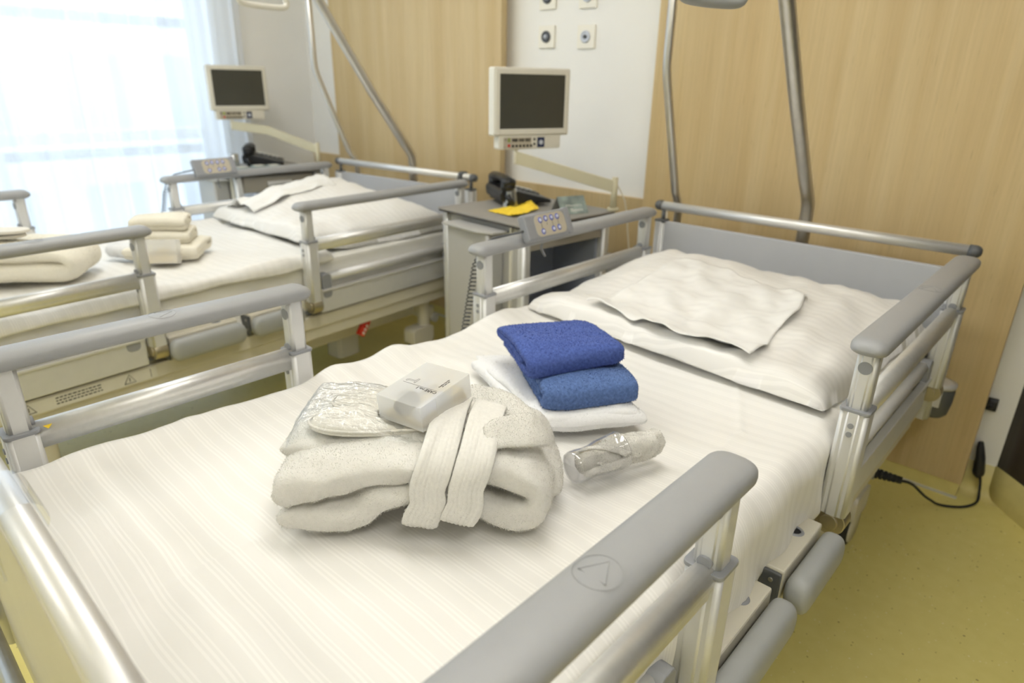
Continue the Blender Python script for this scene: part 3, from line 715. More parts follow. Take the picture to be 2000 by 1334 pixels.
    m = MB(); m.tube(P, .0215, 20); part('trapeze_pole', m, M['steel'], bed)
    P = [(-1.235, 2.285, .36), (-1.235, 2.285, .86), (-1.235, 2.268, .90), (-1.235, 2.245, .935), (-1.235, 2.108, 1.325), (-1.235, 2.100, 1.36), (-1.235, 2.097, 1.40), (-1.235, 2.095, 2.05)]
    m = MB(); m.tube(P, .0150, 16); part('drip_pole', m, M['steel'], bed)
    return bed

bedA = make_bed()
bedA['label'] = 'grey hospital bed carrying the blue towels and a tied bathrobe'
TB = Matrix.Translation((BX-1.914, BY-.055, 0)) @ Matrix.Rotation(.081, 4, 'Z') @ Matrix.Translation((-BX, -BY, 0))
bedB = dup_tree(bedA); bedB.matrix_world = TB @ bedA.matrix_world
for ch in bedB.children:      # the thin pole of the second bed is swivelled in its socket
    if ch.name.startswith('drip_pole'):
        pv = Matrix.Translation((-1.235-BX, 2.285-BY, 0)); ch.matrix_local = Matrix.Translation((.03, 0, 0)) @ pv @ Matrix.Rotation(math.radians(-38), 4, 'Z') @ pv.inverted()
bedA['group'] = bedB['group'] = 'hospital beds'
bedB['label'] = 'grey hospital bed beside the curtained window, carrying white towels'

# small yellow warning sticker on the foot rail bar of the first bed
m = MB(); X = BX-.504+.0188
m.prism([(0, 0), (.014, 0), (.007, -.007)], 0, .0006, Matrix.Translation((X-.003, .182, .7405)) @ Matrix.Rotation(PI/2, 4, 'Z') @ Matrix.Rotation(PI*.42, 4, 'X'))
solo('warning_sticker', m, M['yellow'], 'tiny yellow warning triangle stuck on the bar of the front bed', 'sticker', (X, .205, .735))
# dark clamp on the headboard rail of the window bed
FRAME = TB
m = MB(); m.rbox(BX+.425, BX+.447, 2.181, 2.231, .860, .909, .018, 0, 6); m.box(BX+.430, BX+.442, 2.17, 2.19, .87, .89)
solo('rail_clip', m, M['dkgrey'], 'small dark clip clamped on the head rail of the window bed', 'clip', (BX+.436, 2.206, .86))
FRAME = Matrix.Identity(4)
# clear plastic sign holder on the foot rail
m = MB()
m.grid(lambda u, v: (-.80+.085*u, .066+.0235*math.cos(-.6+v*3.9), .884+.0235*math.sin(-.6+v*3.9)), 4, 20)
m.box(-.80, -.715, .0395, .0425, .83, .885)
solo('label_holder', m, M['clearcup'], 'clear plastic label clip hooked over the foot rail', 'label holder', (-.757, .066, .884))

# ------------------------------------------------------------------ bedding
def mattress(group_label):
    m = MB(); x0, x1, y0, y1, z0, z1 = BX-.455, BX+.455, .105, 2.165, .45, .650
    m.rbox(x0, x1, y0, y1, z0, z1, .035, 1, 6)
    vs = m.v
    return m
def make_mattress(label):
    t = MB(); n = 60
    x0, x1, y0, y1 = BX-.458, BX+.458, .100, 2.170
    def fn(u, v):
        # cross-section walk around in x/z (u), v along y
        y = y0+(y1-y0)*v
        per = [(-1, .46), (-1, .64), (-.93, .652), (.93, .652), (1, .64), (1, .46)]
        k = u*5; i = min(int(k), 4); a = k-i
        px = per[i][0]*(1-a)+per[i+1][0]*a; pz = per[i][1]*(1-a)+per[i+1][1]*a
        x = BX+px*.460
        w = noise.noise(Vector((x*6, y*9, pz*6)))*.006
        if abs(px) > .97: x += math.copysign(1, px)*(w+.008*math.sin(y*34+pz*55+3*noise.noise(Vector((x, y*4, pz))))*(.66-pz)*5)
        return (x, y, pz+w*.5)
    t.grid(fn, 50, 160)
    t.box(x0+.01, x1-.01, y0, y0+.02, .455, .645); t.box(x0+.01, x1-.01, y1-.02, y1, .455, .645); t.box(x0+.01, x1-.01, y0+.01, y1-.01, .450, .460)
    return solo('mattress', t, M['sheet'], label, 'mattress', (BX, BY, .45), 'bed mattresses')
make_mattress('mattress under plain white sheet on the bed with the blue towels')
FRAME = TB; make_mattress('mattress under plain white sheet on the bed beside the window'); FRAME = Matrix.Identity(4)

def fbm(x, y, s, seed=0):
    return noise.noise(Vector((x*s+seed*7.3, y*s-seed*3.1, seed*1.9)))
def duvet_h(x, y, k):
    """height of the duvet's top surface"""
    h = .672
    far = BX-.49; near = BX+.49
    d = x-far
    h += .017*math.exp(-((d-.05)/.055)**2)*(.75+.5*fbm(x*.2, y, 7, 1))                      # puffed edge
    h += .010*math.exp(-((near-x-.05)/.06)**2)*(1+fbm(x*.2, y, 5, 3))
    h += .013*fbm(x, y, 2.3, 2+k)+.009*fbm(x*.8, y*1.6, 5, 4+k)+.0022*fbm(x, y*1.4, 15, 5+k)
    if k == 0:
        for (xa, ya, xb, yb, a, w) in ((-1.14, .12, -1.06, 1.35, .0022, .004), (-.80, .10, -.80, .50, .002, .004), (-.55, 1.38, -.43, 1.15, .003, .006), (-.43, 1.15, -.42, .95, .0025, .004), (-.95, .35, -.70, .12, -.008, .045), (-1.02, .16, -.72, .06, .006, .03)):
            L2 = (xb-xa)**2+(yb-ya)**2; t = max(0, min(1, ((x-xa)*(xb-xa)+(y-ya)*(yb-ya))/L2)); dd = math.hypot(x-xa-t*(xb-xa), y-ya-t*(yb-ya)); h += a*math.exp(-(dd/w)**2)
        E = lambda yc, w, a, wx=.09, xc=-1.23: a*math.exp(-((y-yc)/w)**2)*math.exp(-((x-xc)/wx)**2)
        h += E(.73, .045, .016)+E(.90, .04, .014)+E(1.10, .06, -.006)+E(1.27, .07, .020, .07)+E(.50, .10, -.010)+E(.25, .08, .010)+E(.40, .02, .004)
        h += .006*math.exp(-((y-.72-.25*(x+1.2))/.03)**2)*math.exp(-((x+1.1)/.16)**2)+.005*math.exp(-((y-.93-.4*(x+1.2))/.03)**2)*math.exp(-((x+1.1)/.16)**2)
        # ripples on the flat middle
        h += .0014*math.sin(58*(y+.25*x)+3*fbm(x, y, 3, 9))*max(0, fbm(x, y, 2.2, 12)+.2)
    return h
def make_duvet(k, label, hem, y0=.098, y1=1.40):
    m = MB(); nx, ny = 190, 230
    xf, xn = BX-.492, BX+.478; r = (.045, .020)[k]
    def fn(u, v):
        yy = y0+(y1-y0)*v
        yy += (.03*(1-u)-.012*u+.012*fbm(u*3, 0, 2, 20+k))*v**6
        lf = min(hem+.06, .640); ln = hem+.010*fbm(0, yy, 4, 30+k)
        W = xn-xf+(.006 if k else 0); arc = r*PI/2; df = .672-lf-r; dn = .672-ln-r
        tot = df+arc+(W-2*r)+arc+dn; s = u*tot
        if s < df: x = xf; z = lf+s; mode = 0; nx_, nz_ = -1, 0
        elif s < df+arc: a = (s-df)/r; x = xf+r-r*math.cos(a); z = .672-r+r*math.sin(a); nx_, nz_ = -math.cos(a), math.sin(a)
        elif s < df+arc+W-2*r: x = xf+r+(s-df-arc); z = .672; nx_, nz_ = 0, 1
        elif s < df+2*arc+W-2*r: a = (s-df-arc-(W-2*r))/r; x = xf+W-r+r*math.sin(a); z = .672-r+r*math.cos(a); nx_, nz_ = math.sin(a), math.cos(a)
        else: x = xf+W; z = .672-r-(s-(df+2*arc+W-2*r)); nx_, nz_ = 1, 0
        z += (duvet_h(x, yy, k)-.672)*max(0, nz_)
        if nz_ < .7:
            sidew = .012*fbm(0, yy, 5, 40+k)+.006*math.sin(yy*38+z*22+2*fbm(0, yy, 3, 41+k))*(.672-z)/.15
            # hem bulges between the rail posts
            x += nx_*(1-max(0, nz_))*(sidew+.002)
        if v > .985: z -= .018*((v-.985)/.015)**2*max(0, nz_)      # rounded head hem
        if v < .02: z -= .02*((.02-v)/.02)**2*max(0, nz_)
        return (x, yy, z)
    m.grid(fn, nx, ny)
    o = solo('duvet', m, M['linen'], label, 'duvet', (BX, .75, .65), 'duvets on the hospital beds')
    s = o.modifiers.new('thick', 'SOLIDIFY'); s.thickness = .012; s.offset = -1
    return o
make_duvet(0, 'white striped duvet spread under the blue towels and bathrobe', .50)
FRAME = TB; make_duvet(1, 'white striped duvet on the bed beside the window, under white towels', .640); FRAME = Matrix.Identity(4)

def make_pillow(k, label, P, hgt, extra=None):
    """P: four corners (near-left, near-right, far-right, far-left) world xy; puffy block"""
    m = MB(); n = 90
    def base(u, v):
        a = [P[0][i]*(1-u)+P[1][i]*u for i in (0, 1)]; b = [P[3][i]*(1-u)+P[2][i]*u for i in (0, 1)]
        return [a[i]*(1-v)+b[i]*v for i in (0, 1)]
    def top(u, v):
        x, y = base(u, v)
        e = (max(0, 1-abs(2*u-1)**2.6))**.62*(max(0, 1-abs(2*v-1)**2.4))**.55
        z = .660+.052*(max(0, 1-abs(2*u-1)**16)*max(0, 1-abs(2*v-1)**22))**.5+hgt(u, v)*e
        z += .014*fbm(x, y, 5, 60+k)*e**.5+0.010*fbm(x*1.5, y, 11, 61+k)+.0018*fbm(x, y, 40, 62+k)
        z -= .02*math.exp(-((math.hypot((u-.93)/1, (v-.55)/1.6))/.10)**2)+.012*math.exp(-((math.hypot(u-.15, v-.25))/.10)**2)
        ed = min(u, 1-u, v, 1-v)
        w = .010*fbm(x, y, 9, 63+k)*max(0, 1-ed*14)
        z += .034*max(0, 1-v*5)
        return (x+w, y+w, z)
    def bot(u, v):
        x, y = base(u, v); return (x, y, .657)
    T = [top(i/n, j/n) for j in range(n+1) for i in range(n+1)]
    w = n+1; N0 = len(T)
    fs = [(j*w+i, j*w+i+1, (j+1)*w+i+1, (j+1)*w+i) for j in range(n) for i in range(n)]
    B = [(x, y, .657+.034*max(0, 1-(i//(n+1))/n*5)) for i, (x, y, z) in enumerate(T)]
    fs += [tuple(N0+q for q in f[::-1]) for f in fs]
    bd = [i for i in range(n+1)]+[j*w+n for j in range(1, n+1)]+[n*w+i for i in range(n-1, -1, -1)]+[j*w for j in range(n-1, 0, -1)]
    fs += [(bd[q], bd[(q+1) % len(bd)], N0+bd[(q+1) % len(bd)], N0+bd[q])[::-1] for q in range(len(bd))]
    m.add(T+B, fs, True)
    c = base(.5, .5)
    return solo('pillow', m, M['pillowlinen'], label, 'pillow', (c[0], c[1], .657), 'pillows on the hospital beds'), top
hA = lambda u, v: .014+.078*min(1, v*1.25)+.012*math.sin(u*6+1)
pilA, topA = make_pillow(0, 'large white pillow with a loose cloth draped on top', [(-1.185, 1.365), (-.335, 1.300), (-.315, 2.12), (-1.23, 2.10)], hA)
# ------ loose cloth on the pillow
m = MB()
Q = [(.24, .030), (.80, .005), (.74, .62), (.26, .68)]     # pillow uv of the four corners
def cloth(u, v):
    a = [Q[0][i]*(1-u)+Q[1][i]*u for i in (0, 1)]; b = [Q[3][i]*(1-u)+Q[2][i]*u for i in (0, 1)]
    pu, pv = [a[i]*(1-v)+b[i]*v for i in (0, 1)]
    x, y, z = topA(max(0, min(1, pu)), max(0.03, min(1, pv)))
    x0, y0, _ = topA(max(0, min(1, pu)), 0.03)
    if pv < .03: y -= (.03-pv)*.75
    z += .006+.010*max(0, 1-v*5)+.012*max(0, fbm(u, v, 4, 70))
    z += .012*math.exp(-((v)/.05)**2)*(1+math.sin(u*17))*.6
    z += .014*math.exp(-((u-1)/.07)**2)*(.5+.5*math.sin(v*9+1))
    z += .004*fbm(u, v, 9, 71)+.006*math.exp(-((u-.52-.2*v)/.05)**2)*(1-v)
    x += .006*math.sin(v*11)*u; y += .010*math.sin(u*9)*max(0, 1-v*3)
    return (x, y, z)
m.grid(cloth, 70, 70)
o = solo('cloth', m, M['napkin'], 'thin plain white cloth lying rumpled on the large pillow', 'cloth', (-.72, 1.6, .78))
s = o.modifiers.new('thick', 'SOLIDIFY'); s.thickness = .0015
FRAME = TB
hB = lambda u, v: .03+.095*min(1, v*1.3)*(1-.25*u)+.05*math.exp(-((u-.38)/.16)**2)*math.sin(PI*min(1, v))
pilB, topB = make_pillow(1, 'large rumpled white pillow on the bed beside the window', [(-1.20, 1.40), (-.34, 1.345), (-.315, 2.10), (-1.22, 2.10)], hB)
# second sheet end thrown up on the pillow
m = MB()
def fold(u, v):
    pu = .16+.30*u; pv = .10+.52*v
    x, y, z = topB(pu, pv); z += .004+.030*math.sin(PI*u)*math.sin(PI*min(1, v*.5+.3))+.012*fbm(u, v, 5, 81)+.005*fbm(u, v, 14, 82)
    return (x-.03*(1-v), y-.05*(1-v), z)
m.grid(fold, 50, 50); o = solo('cloth', m, M['napkin'], 'bunched white cloth on the pillow of the window bed', 'cloth', (-1.0, 1.7, .8))
s = o.modifiers.new('thick', 'SOLIDIFY'); s.thickness = .002
FRAME = Matrix.Identity(4)

# ------------------------------------------------------------------ bathrobe
RO = Vector((-.774, .349, 0)); RU = Vector((.729, .685, 0)); RV = Vector((-.685, .729, 0))
def L(u, v, w): return RO+RU*u+RV*(v-.022)+Vector((0, 0, .682+w))
def rp(rows): return [tuple(L(u, v, w))+(t, h) for (u, v, w, t, h) in rows]
def bathrobe():
    t = thing('bathrobe', 'folded white terry bathrobe tied with its ribbed belt, under the slippers', 'bathrobe', tuple(L(.2, .12, 0)))
    m = MB(); V0 = .125; Hw = .112
    # lower rolls and middle layer: one thick folded strip, ends showing at the front
    cloth_sweep(m, rp([(.000, V0, .028, .018, Hw), (.022, V0, .024, .023, Hw), (.070, V0, .025, .026, Hw+.004), (.112, V0, .033, .026, Hw+.002), (.145, V0, .056, .022, Hw), (.19, V0, .066, .019, Hw), (.245, V0, .064, .018, Hw),
                       (.285, V0, .046, .022, Hw), (.315, V0, .031, .026, Hw), (.345, V0, .029, .028, Hw+.002), (.372, V0, .040, .026, Hw+.003), (.383, V0, .064, .023, Hw+.003), (.372, V0, .086, .026, Hw), (.335, V0, .098, .029, Hw-.002), (.25, V0, .105, .027, Hw-.004),
                       (.18, V0, .100, .026, Hw-.004), (.11, V0, .092, .029, Hw-.002), (.05, V0, .077, .032, Hw), (.012, V0, .070, .030, Hw), (-.004, V0, .068, .024, Hw-.003)]), RV, 170, 56, 3.4, .02, (.009, 10, .0045, 34), 1)
    # inner core behind the rolls, so nothing is hollow
    cloth_sweep(m, rp([(.05, .15, .050, .032, .085), (.15, .15, .055, .034, .085), (.25, .15, .055, .034, .085), (.34, .15, .055, .030, .085)]), RV, 30, 28, 3, .03, (.004, 12, .001, 50), 2)
    # upper layer on the rear and left: flap folded over
    cloth_sweep(m, rp([(-.004, .170, .100, .014, .082), (.03, .168, .101, .018, .090), (.08, .165, .101, .018, .092), (.15, .165, .101, .016, .088), (.22, .160, .100, .015, .082), (.30, .16, .102, .010, .075)]), (RV+RU*.12), 60, 30, 3.2, .02, (.006, 13, .002, 50), 3)
    # right rear rounded lobe
    cloth_sweep(m, rp([(.29, .155, .088, .022, .072), (.345, .158, .086, .025, .076), (.384, .160, .066, .025, .078), (.398, .160, .038, .024, .078), (.396, .160, .018, .016, .074)]), (RV-RU*.1), 50, 30, 3, .02, (.006, 12, .002, 50), 4)
    part('gown', m, M['terry'], t, fuzz=dict(n=130000, length=.0026, width=.00036, seed=3))
    # collar pieces
    m = MB()
    cloth_sweep(m, rp([(.262, .215, .138, .006, .022), (.30, .190, .140, .007, .026), (.335, .160, .138, .008, .027), (.365, .125, .130, .007, .022)]), (RV*.6+RU*.5+Vector((0, 0, .25))), 36, 20, 3, .008, (.004, 18, .001, 60), 5)
    cloth_sweep(m, rp([(.300, .050, .148, .004, .020), (.33, .066, .151, .005, .026), (.37, .080, .144, .005, .028), (.392, .088, .130, .004, .018)]), (RV*.75+RU*-.15+Vector((0, 0, .45))), 36, 20, 3, .006, (.003, 18, .001, 60), 6)
    cloth_sweep(m, rp([(.27, .15, .130, .010, .030), (.32, .12, .130, .011, .034), (.355, .10, .122, .010, .028)]), (RV*.8+RU*.45), 30, 20, 3, .01, (.003, 18, .001, 60), 8)
    part('collar', m, M['terry'], t, fuzz=dict(n=20000, length=.0022, width=.00045, seed=4))
    # belt: two passes over the front
    for k, (u0, u1, du) in enumerate(((.240, .212, 0), (.294, .264, .002))):
        m = MB(); hw = .0245
        top_v = .13 if k == 0 else .10
        rows = [(u0+.012, top_v+.05, .150), (u0+.006, top_v, .153), (u0, .05, .146), (u0-.004, .022, .137), (u0-.010, .006, .120), (u0-.018, .000, .096), (u1+.010, -.001, .070), (u1, .000, .048), (u1-.003, .004, .034 if k == 0 else .040), (u1-.002, .016, .030 if k == 0 else .034)]
        if k: rows = [(a, b-.0015 if b < .03 else b, c+.001) for a, b, c in rows]
        pts = [Vector(L(*q)) for q in rows]; C = catmull([tuple(p) for p in pts], 60)
        vs = []; nn_ = 26
        for i in range(61):
            c = Vector(C[i]); tg = (Vector(C[min(i+1, 60)])-Vector(C[max(i-1, 0)])).normalized()
            sd = (RU+Vector((0, 0, -.12))); sd = (sd-tg*sd.dot(tg)).normalized(); nr = tg.cross(sd)
            if nr.dot(-RV+Vector((0, 0, 1))) < 0: nr = -nr
            for j in range(nn_+1):
                a = j/nn_*2-1; rib = .0006*math.cos(a*PI*8)*(1 if i > 14 else .4)
                vs.append(c+sd*(hw*a*(1+.06*fbm(c.z*6, k, 5, 90)))+nr*(.0028*(1-a**8)+rib*.8+.0035*fbm(c.x*4+a*.4, c.z*4, 4, 91+k)))
        fs = [(i*(nn_+1)+j, i*(nn_+1)+j+1, (i+1)*(nn_+1)+j+1, (i+1)*(nn_+1)+j) for i in range(60) for j in range(nn_)]
        m.add(vs, fs, True)
        # turn faces outward if needed
        o = part('belt', m, M['belt'], t, fuzz=dict(n=12000, length=.0016, width=.0004, seed=6+k))
        s = o.modifiers.new('thick', 'SOLIDIFY'); s.thickness = .004; s.offset = 0
    return t
bathrobe()

# ------------------------------------------------------------------ towels
def towel_stack():
    # white towel, folded flat
    a = Vector((-.683, .824, 0)); ul = Vector((.60, .80, 0)).normalized(); dl = Vector((-.93, .37, 0)).normalized(); z = .684
    def TL(u, d, w): return a+ul*u+dl*d+Vector((0, 0, z+w))
    m = MB()
    rows = [(.0, .017), (.06, .020), (.13, .019), (.20, .018), (.27, .020), (.335, .018)]
    cloth_sweep(m, [tuple(TL(.110, d, w))+(.0175, .112) for d, w in rows], ul, 70, 34, 3.6, .02, (.006, 11, .0012, 50), 11)
    cloth_sweep(m, [tuple(TL(.110, d, w+.010))+(.012, .104) for d, w in [(.01, .016), (.08, .024), (.18, .023), (.27, .021)]], ul, 60, 30, 3.4, .015, (.006, 13, .0012, 50), 12)
    # folded edges showing at the far end
    for k in range(3):
        cloth_sweep(m, [tuple(TL(.02+.05*j, .318+.010*k-.004*j, .010+.008*k))+(.0045, .018) for j in range(4)], dl, 30, 16, 2.6, .006, (.005, 16, .001, 50), 13+k)
    solo('towel', m, M['terryb'], 'flat folded white towel lying under the two blue towels', 'towel', tuple(TL(.1, .16, 0)), 'towels stacked on the front bed', fuzz=dict(n=36000, length=.0024, width=.0004, seed=11))
    # lower blue towel
    def blue(orig, ul, z0, length, depth, thick, mt, label, seed, tk):
        ul = Vector(ul).normalized(); dl = Vector((-ul.y, ul.x, 0)); m = MB(); o = Vector(orig)
        def B(u, d, w): return o+ul*u+dl*d+Vector((0, 0, z0+w))
        h = thick; q = tk; c = length/2
        # profile in depth/height: rolled tri-fold seen from its open end
        prof = [(depth*.80, q*1.1), (depth*.45, q*1.0), (q*1.3, q*1.05), (q*.85, h*.5), (q*1.4, h-q*1.05), (depth*.35, h-q*.62), (depth*.68, h-q*.9), (depth-q*1.2, h-q*1.5), (depth-q*.9, h*.52), (depth-q*2.1, h*.42), (depth*.55, h*.50), (q*3.0, h*.50)]
        cloth_sweep(m, [tuple(B(c, d, w))+(q, length/2) for d, w in prof], ul, 110, 40, 4.2, .010, (.0075, 10, .0018, 48), seed)
        cloth_sweep(m, [tuple(B(c, d, h*.5))+(h*.30, length/2*.90) for d in (depth*.22, depth*.5, depth*.76)], ul, 24, 24, 3, .015, (.003, 14, .001, 50), seed+1)
        return solo('towel', m, mt, label, 'towel', tuple(B(c, depth/2, 0)), 'towels stacked on the front bed', fuzz=dict(n=34000, length=.0026, width=.00045, seed=seed))
    blue((-.690, .848, 0), (.55, .84, 0), .720, .190, .205, .053, M['blue2'], 'mid blue terry towel lying between the darker blue towel and the white one', 21, .0135)
    blue((-.738, .858, 0), (.45, .89, 0), .772, .206, .205, .049, M['blue1'], 'royal blue folded terry towel on top of the stack', 31, .0125)
towel_stack()

# ------------------------------------------------------------------ clear cup with washcloth
def cup_set():
    base = Vector((-.545, .742, .715)); ax = (Vector((-.505, .887, .722))-base).normalized()
    rot = ax.to_track_quat('Z', 'Y').to_matrix().to_4x4(); Mx = Matrix.Translation(base) @ rot
    m = MB()
    prof = [(0, .002), (.020, .002), (.0262, .004), (.0278, .009), (.0282, .020), (.0265, .034), (.0270, .046), (.0300, .060), (.0318, .080), (.0322, .104)]
    inn = [(r-.0014, z+.0016) for r, z in prof[::-1][1:] if r > .02]+[(0, .0065)]
    m.lathe(prof+[(.0330, .105), (.0308, .105)]+inn, 48, Mx)
    solo('drinking_cup', m, M['clearcup'], 'clear plastic tooth cup lying on its side with a white washcloth inside', 'cup', (-.54, .82, .684))
    m = MB(); P = []
    for s, r in ((.018, .010), (.030, .020), (.050, .023), (.075, .026), (.100, .028), (.120, .027), (.150, .023), (.180, .020), (.200, .017)):
        c = base+ax*s; P.append((c.x, c.y, c.z-.0015-(s > .11)*.004, r, r*1.04))
    cloth_sweep(m, P, Vector((1, 0, 0)).cross(ax).cross(ax)*-1, 60, 26, 2.1, .012, (.008, 22, .003, 70), 41)
    # wrapped flap edge
    for k in range(2):
        Q = []
        for j in range(12):
            s = .030+.011*j+.014*k; a = 1.2+j*.26+k*1.5; r = .0245+.0008*j*(j < 7)
            c = base+ax*s; e1 = Vector(rot.col[0][:3]); e2 = Vector(rot.col[1][:3]); c = c+(e1*math.cos(a)+e2*math.sin(a))*(r*.98)
            Q.append((c.x, c.y, c.z, .0022, .010))
        cloth_sweep(m, Q, ax, 40, 12, 2.4, .003, (.002, 22, .001, 70), 43+k)
    solo('washcloth', m, M['terry'], 'rolled white terry washcloth sticking out of the clear cup', 'washcloth', (-.52, .9, .684), fuzz=dict(n=22000, length=.0022, width=.0004, seed=41))
cup_set()

# ------------------------------------------------------------------ frosted care box
def care_box():
    rz = Matrix.Rotation(math.radians(9.13), 3, 'Z') @ Matrix.Rotation(math.radians(5.8), 3, 'X') @ Matrix.Rotation(math.radians(-1.45), 3, 'Y')
    t = thing('toiletry_box', 'frosted plastic toiletry box with small print, resting on the bathrobe', 'box', (-.739, .5139, .8247), local=rz*.965)
    w, l, h = .090, .121, .0425; th = .0009
    m = MB()
    for (a, b, c, d, e, f) in ((0, w, 0, l, 0, th), (0, w, 0, l, h-th, h), (0, th, 0, l, th, h-th), (w-th, w, 0, l, th, h-th), (th, w-th, 0, th, th, h-th), (th, w-th, l-th, l, th, h-th)):
        m.box(a, b, c, d, e, f)
    m.box(w-.0006, w+.0004, .035, l*.62, .004, h-.002)
    part('case', m, M['frost'], t, bevel=.0006)
    # lid seam flap
    m = MB(); m.box(.004, .030, -.0006, .0002, .004, .006); part('seam', m, M['frost'], t)
    # contents: tube, dark cap, paper
    m = MB(); m.box(.006, w-.006, .008, l-.008, .0015, .008); m.box(.055, .083, .020, .110, .008, .020); part('paper_contents', m, M['cardboard'], t, 'cream paper packets')
    m = MB(); m.cyl((.036, .010, .022), (.036, .045, .022), .0125, 20); part('jar_lid', m, M['dkgrey'], t, 'dark round lid')
    m = MB(); m.cyl((.074, .009, .022), (.074, .070, .022), .010, 20); m.box(.012, .026, .02, .11, .008, .018); part('bottle', m, M['btnwhite'], t)
    # print on the lid, upside down for the viewer: reads towards -y
    top = h+.0002
    def tm(x, y, ang): return Matrix.Translation((x, y, top)) @ Matrix.Rotation(ang, 4, 'Z')
    text('lettering', 'CARE no.1', .0090, tm(.0625, .0465, PI), M['ink'], t)
    text('small_lettering', 'Sensitive Care Set\nfor your stay', .0036, tm(.0765, .0755, PI/2), M['ink'], t)
    m = MB()
    P = [(.022, .040), (.022, .058), (.0245, .062), (.029, .062), (.029, .046), (.036, .046), (.036, .041), (.025, .041)]
    pts = [(x, y, top) for x, y in [(.0115, .0560), (.0105, .0585), (.0120, .0612), (.0150, .0622), (.0270, .0622), (.0280, .0690), (.0305, .0690), (.0305, .0555), (.0285, .0555), (.0285, .0592), (.0160, .0592), (.0140, .0585), (.0135, .0565), (.0115, .0560)]]
    m.tube(pts, .00022, 4, False); m.box(.010, .080, .0512, .0516, top, top+.0002)
    part('emblem', m, M['ink'], t)
care_box()

# ------------------------------------------------------------------ slippers in film
def slippers():
    z0 = .8105
    def S(u, v, w): return RO+RU*u+RV*(v-.016)+Vector((0, 0, z0+w))
    for k, (u0, v0, ang, zo, lab) in enumerate(((.030, .112, .06, .0, 'flat white slipper in clear film, the one lying nearer the front of the robe'), (.050, .175, -.02, .003, 'flat white slipper in clear film, lying behind the other slipper'))):
        ca, sa = math.cos(ang), math.sin(ang)
        def G(l, s, w): return S(u0+l*ca-s*sa, v0+l*sa+s*ca, w+zo)
        def half(l):  # half width along the slipper
            x = l/.265
            return .043*(max(0, 1-abs(2*x-1)**3.2))**.5*(1-.14*math.exp(-((x-.6)/.18)**2))
        t = thing('slipper', lab, 'slipper', tuple(G(.13, 0, 0)), 'slippers packed in clear film')
        m = MB(); n = 40
        ring = [(.265*(1-math.cos(PI*i/n))/2, 1) for i in range(n+1)]+[(.265*(1-math.cos(PI*i/n))/2, -1) for i in range(n-1, 0, -1)]
        poly = [(l, sg*half(l)) for l, sg in ring]; Lp = len(poly)
        vs = [G(l, s, 0) for l, s in poly]+[G(l, s, .007) for l, s in poly]
        m.add(vs, [tuple(range(Lp))[::-1], tuple(range(Lp, 2*Lp))]+[(i, (i+1) % Lp, Lp+(i+1) % Lp, Lp+i) for i in range(Lp)])
        part('sole', m, M['slip'], t, bevel=.002)
        m = MB()
        pts = [tuple(G(l, s*1.0, .0085)) for l, s in poly]; m.tube(pts+[pts[0]], .0022, 8, False); part('piping', m, M['slip'], t)
        m = MB()
        def up(a, b):
            l = .004+a*(.135-.035*(1-(2*b-1)**2)); s = (2*b-1)*half(l)*.98; hh = .020*(1-(2*b-1)**2)**.6*min(1, (a*4)**.6)*(1-.25*a)
            return G(l, s, .008+hh*.8+.002*fbm(a*3, b*3, 3, 50+k))
        m.grid(up, 24, 18); o = part('upper', m, M['slip'], t); sm = o.modifiers.new('thick', 'SOLIDIFY'); sm.thickness = .003
    # film bag
    m = MB(); n = 120
    def bag(side):
        def fn(a, b):
            u = .006+a*.290; v = .058+b*.165
            e = (max(0, 1-abs(2*a-1)**6)*max(0, 1-abs(2*b-1)**5))**.5
            cr = .0035*fbm(a*2, b*3, 6, 55)+.003*abs(fbm(a*2, b*4, 14, 56))+.0022*abs(fbm(a*3, b*5, 30, 57))
            if side: w = .006+(.024-.004*a)*e*(1 if a < .36 else max(.25, 1-(a-.36)*4))+cr*(1.1 if a < .62 else .3)-(.012 if a > .75 else max(0, a-.5)*.05)
            else: w = -.001+.001*e
            if a > .9: w -= (a-.9)*.16
            if a < .07: w -= (.07-a)*.25
            v += .006*fbm(a*4, 0, 3, 58)*(2*b-1)
            return S(u+.004*fbm(0, b*4, 3, 59), v, w)
        return fn
    m.grid(bag(1), n, 80); 
    # tail of film coming out beyond the box
    def tail(a, b):
        u = .285+a*.042; v = .075+b*.085
        return S(u, v, -.004-a*.018+.006*abs(fbm(a*2, b*3, 5, 61))+.003*abs(fbm(a*4, b*5, 12, 62)))
    m.grid(tail, 30, 30)
    solo('film_bag', m, M['film'], 'crinkled clear film bag holding the white slippers on the robe', 'plastic bag', tuple(S(.13, .11, 0)))
slippers()

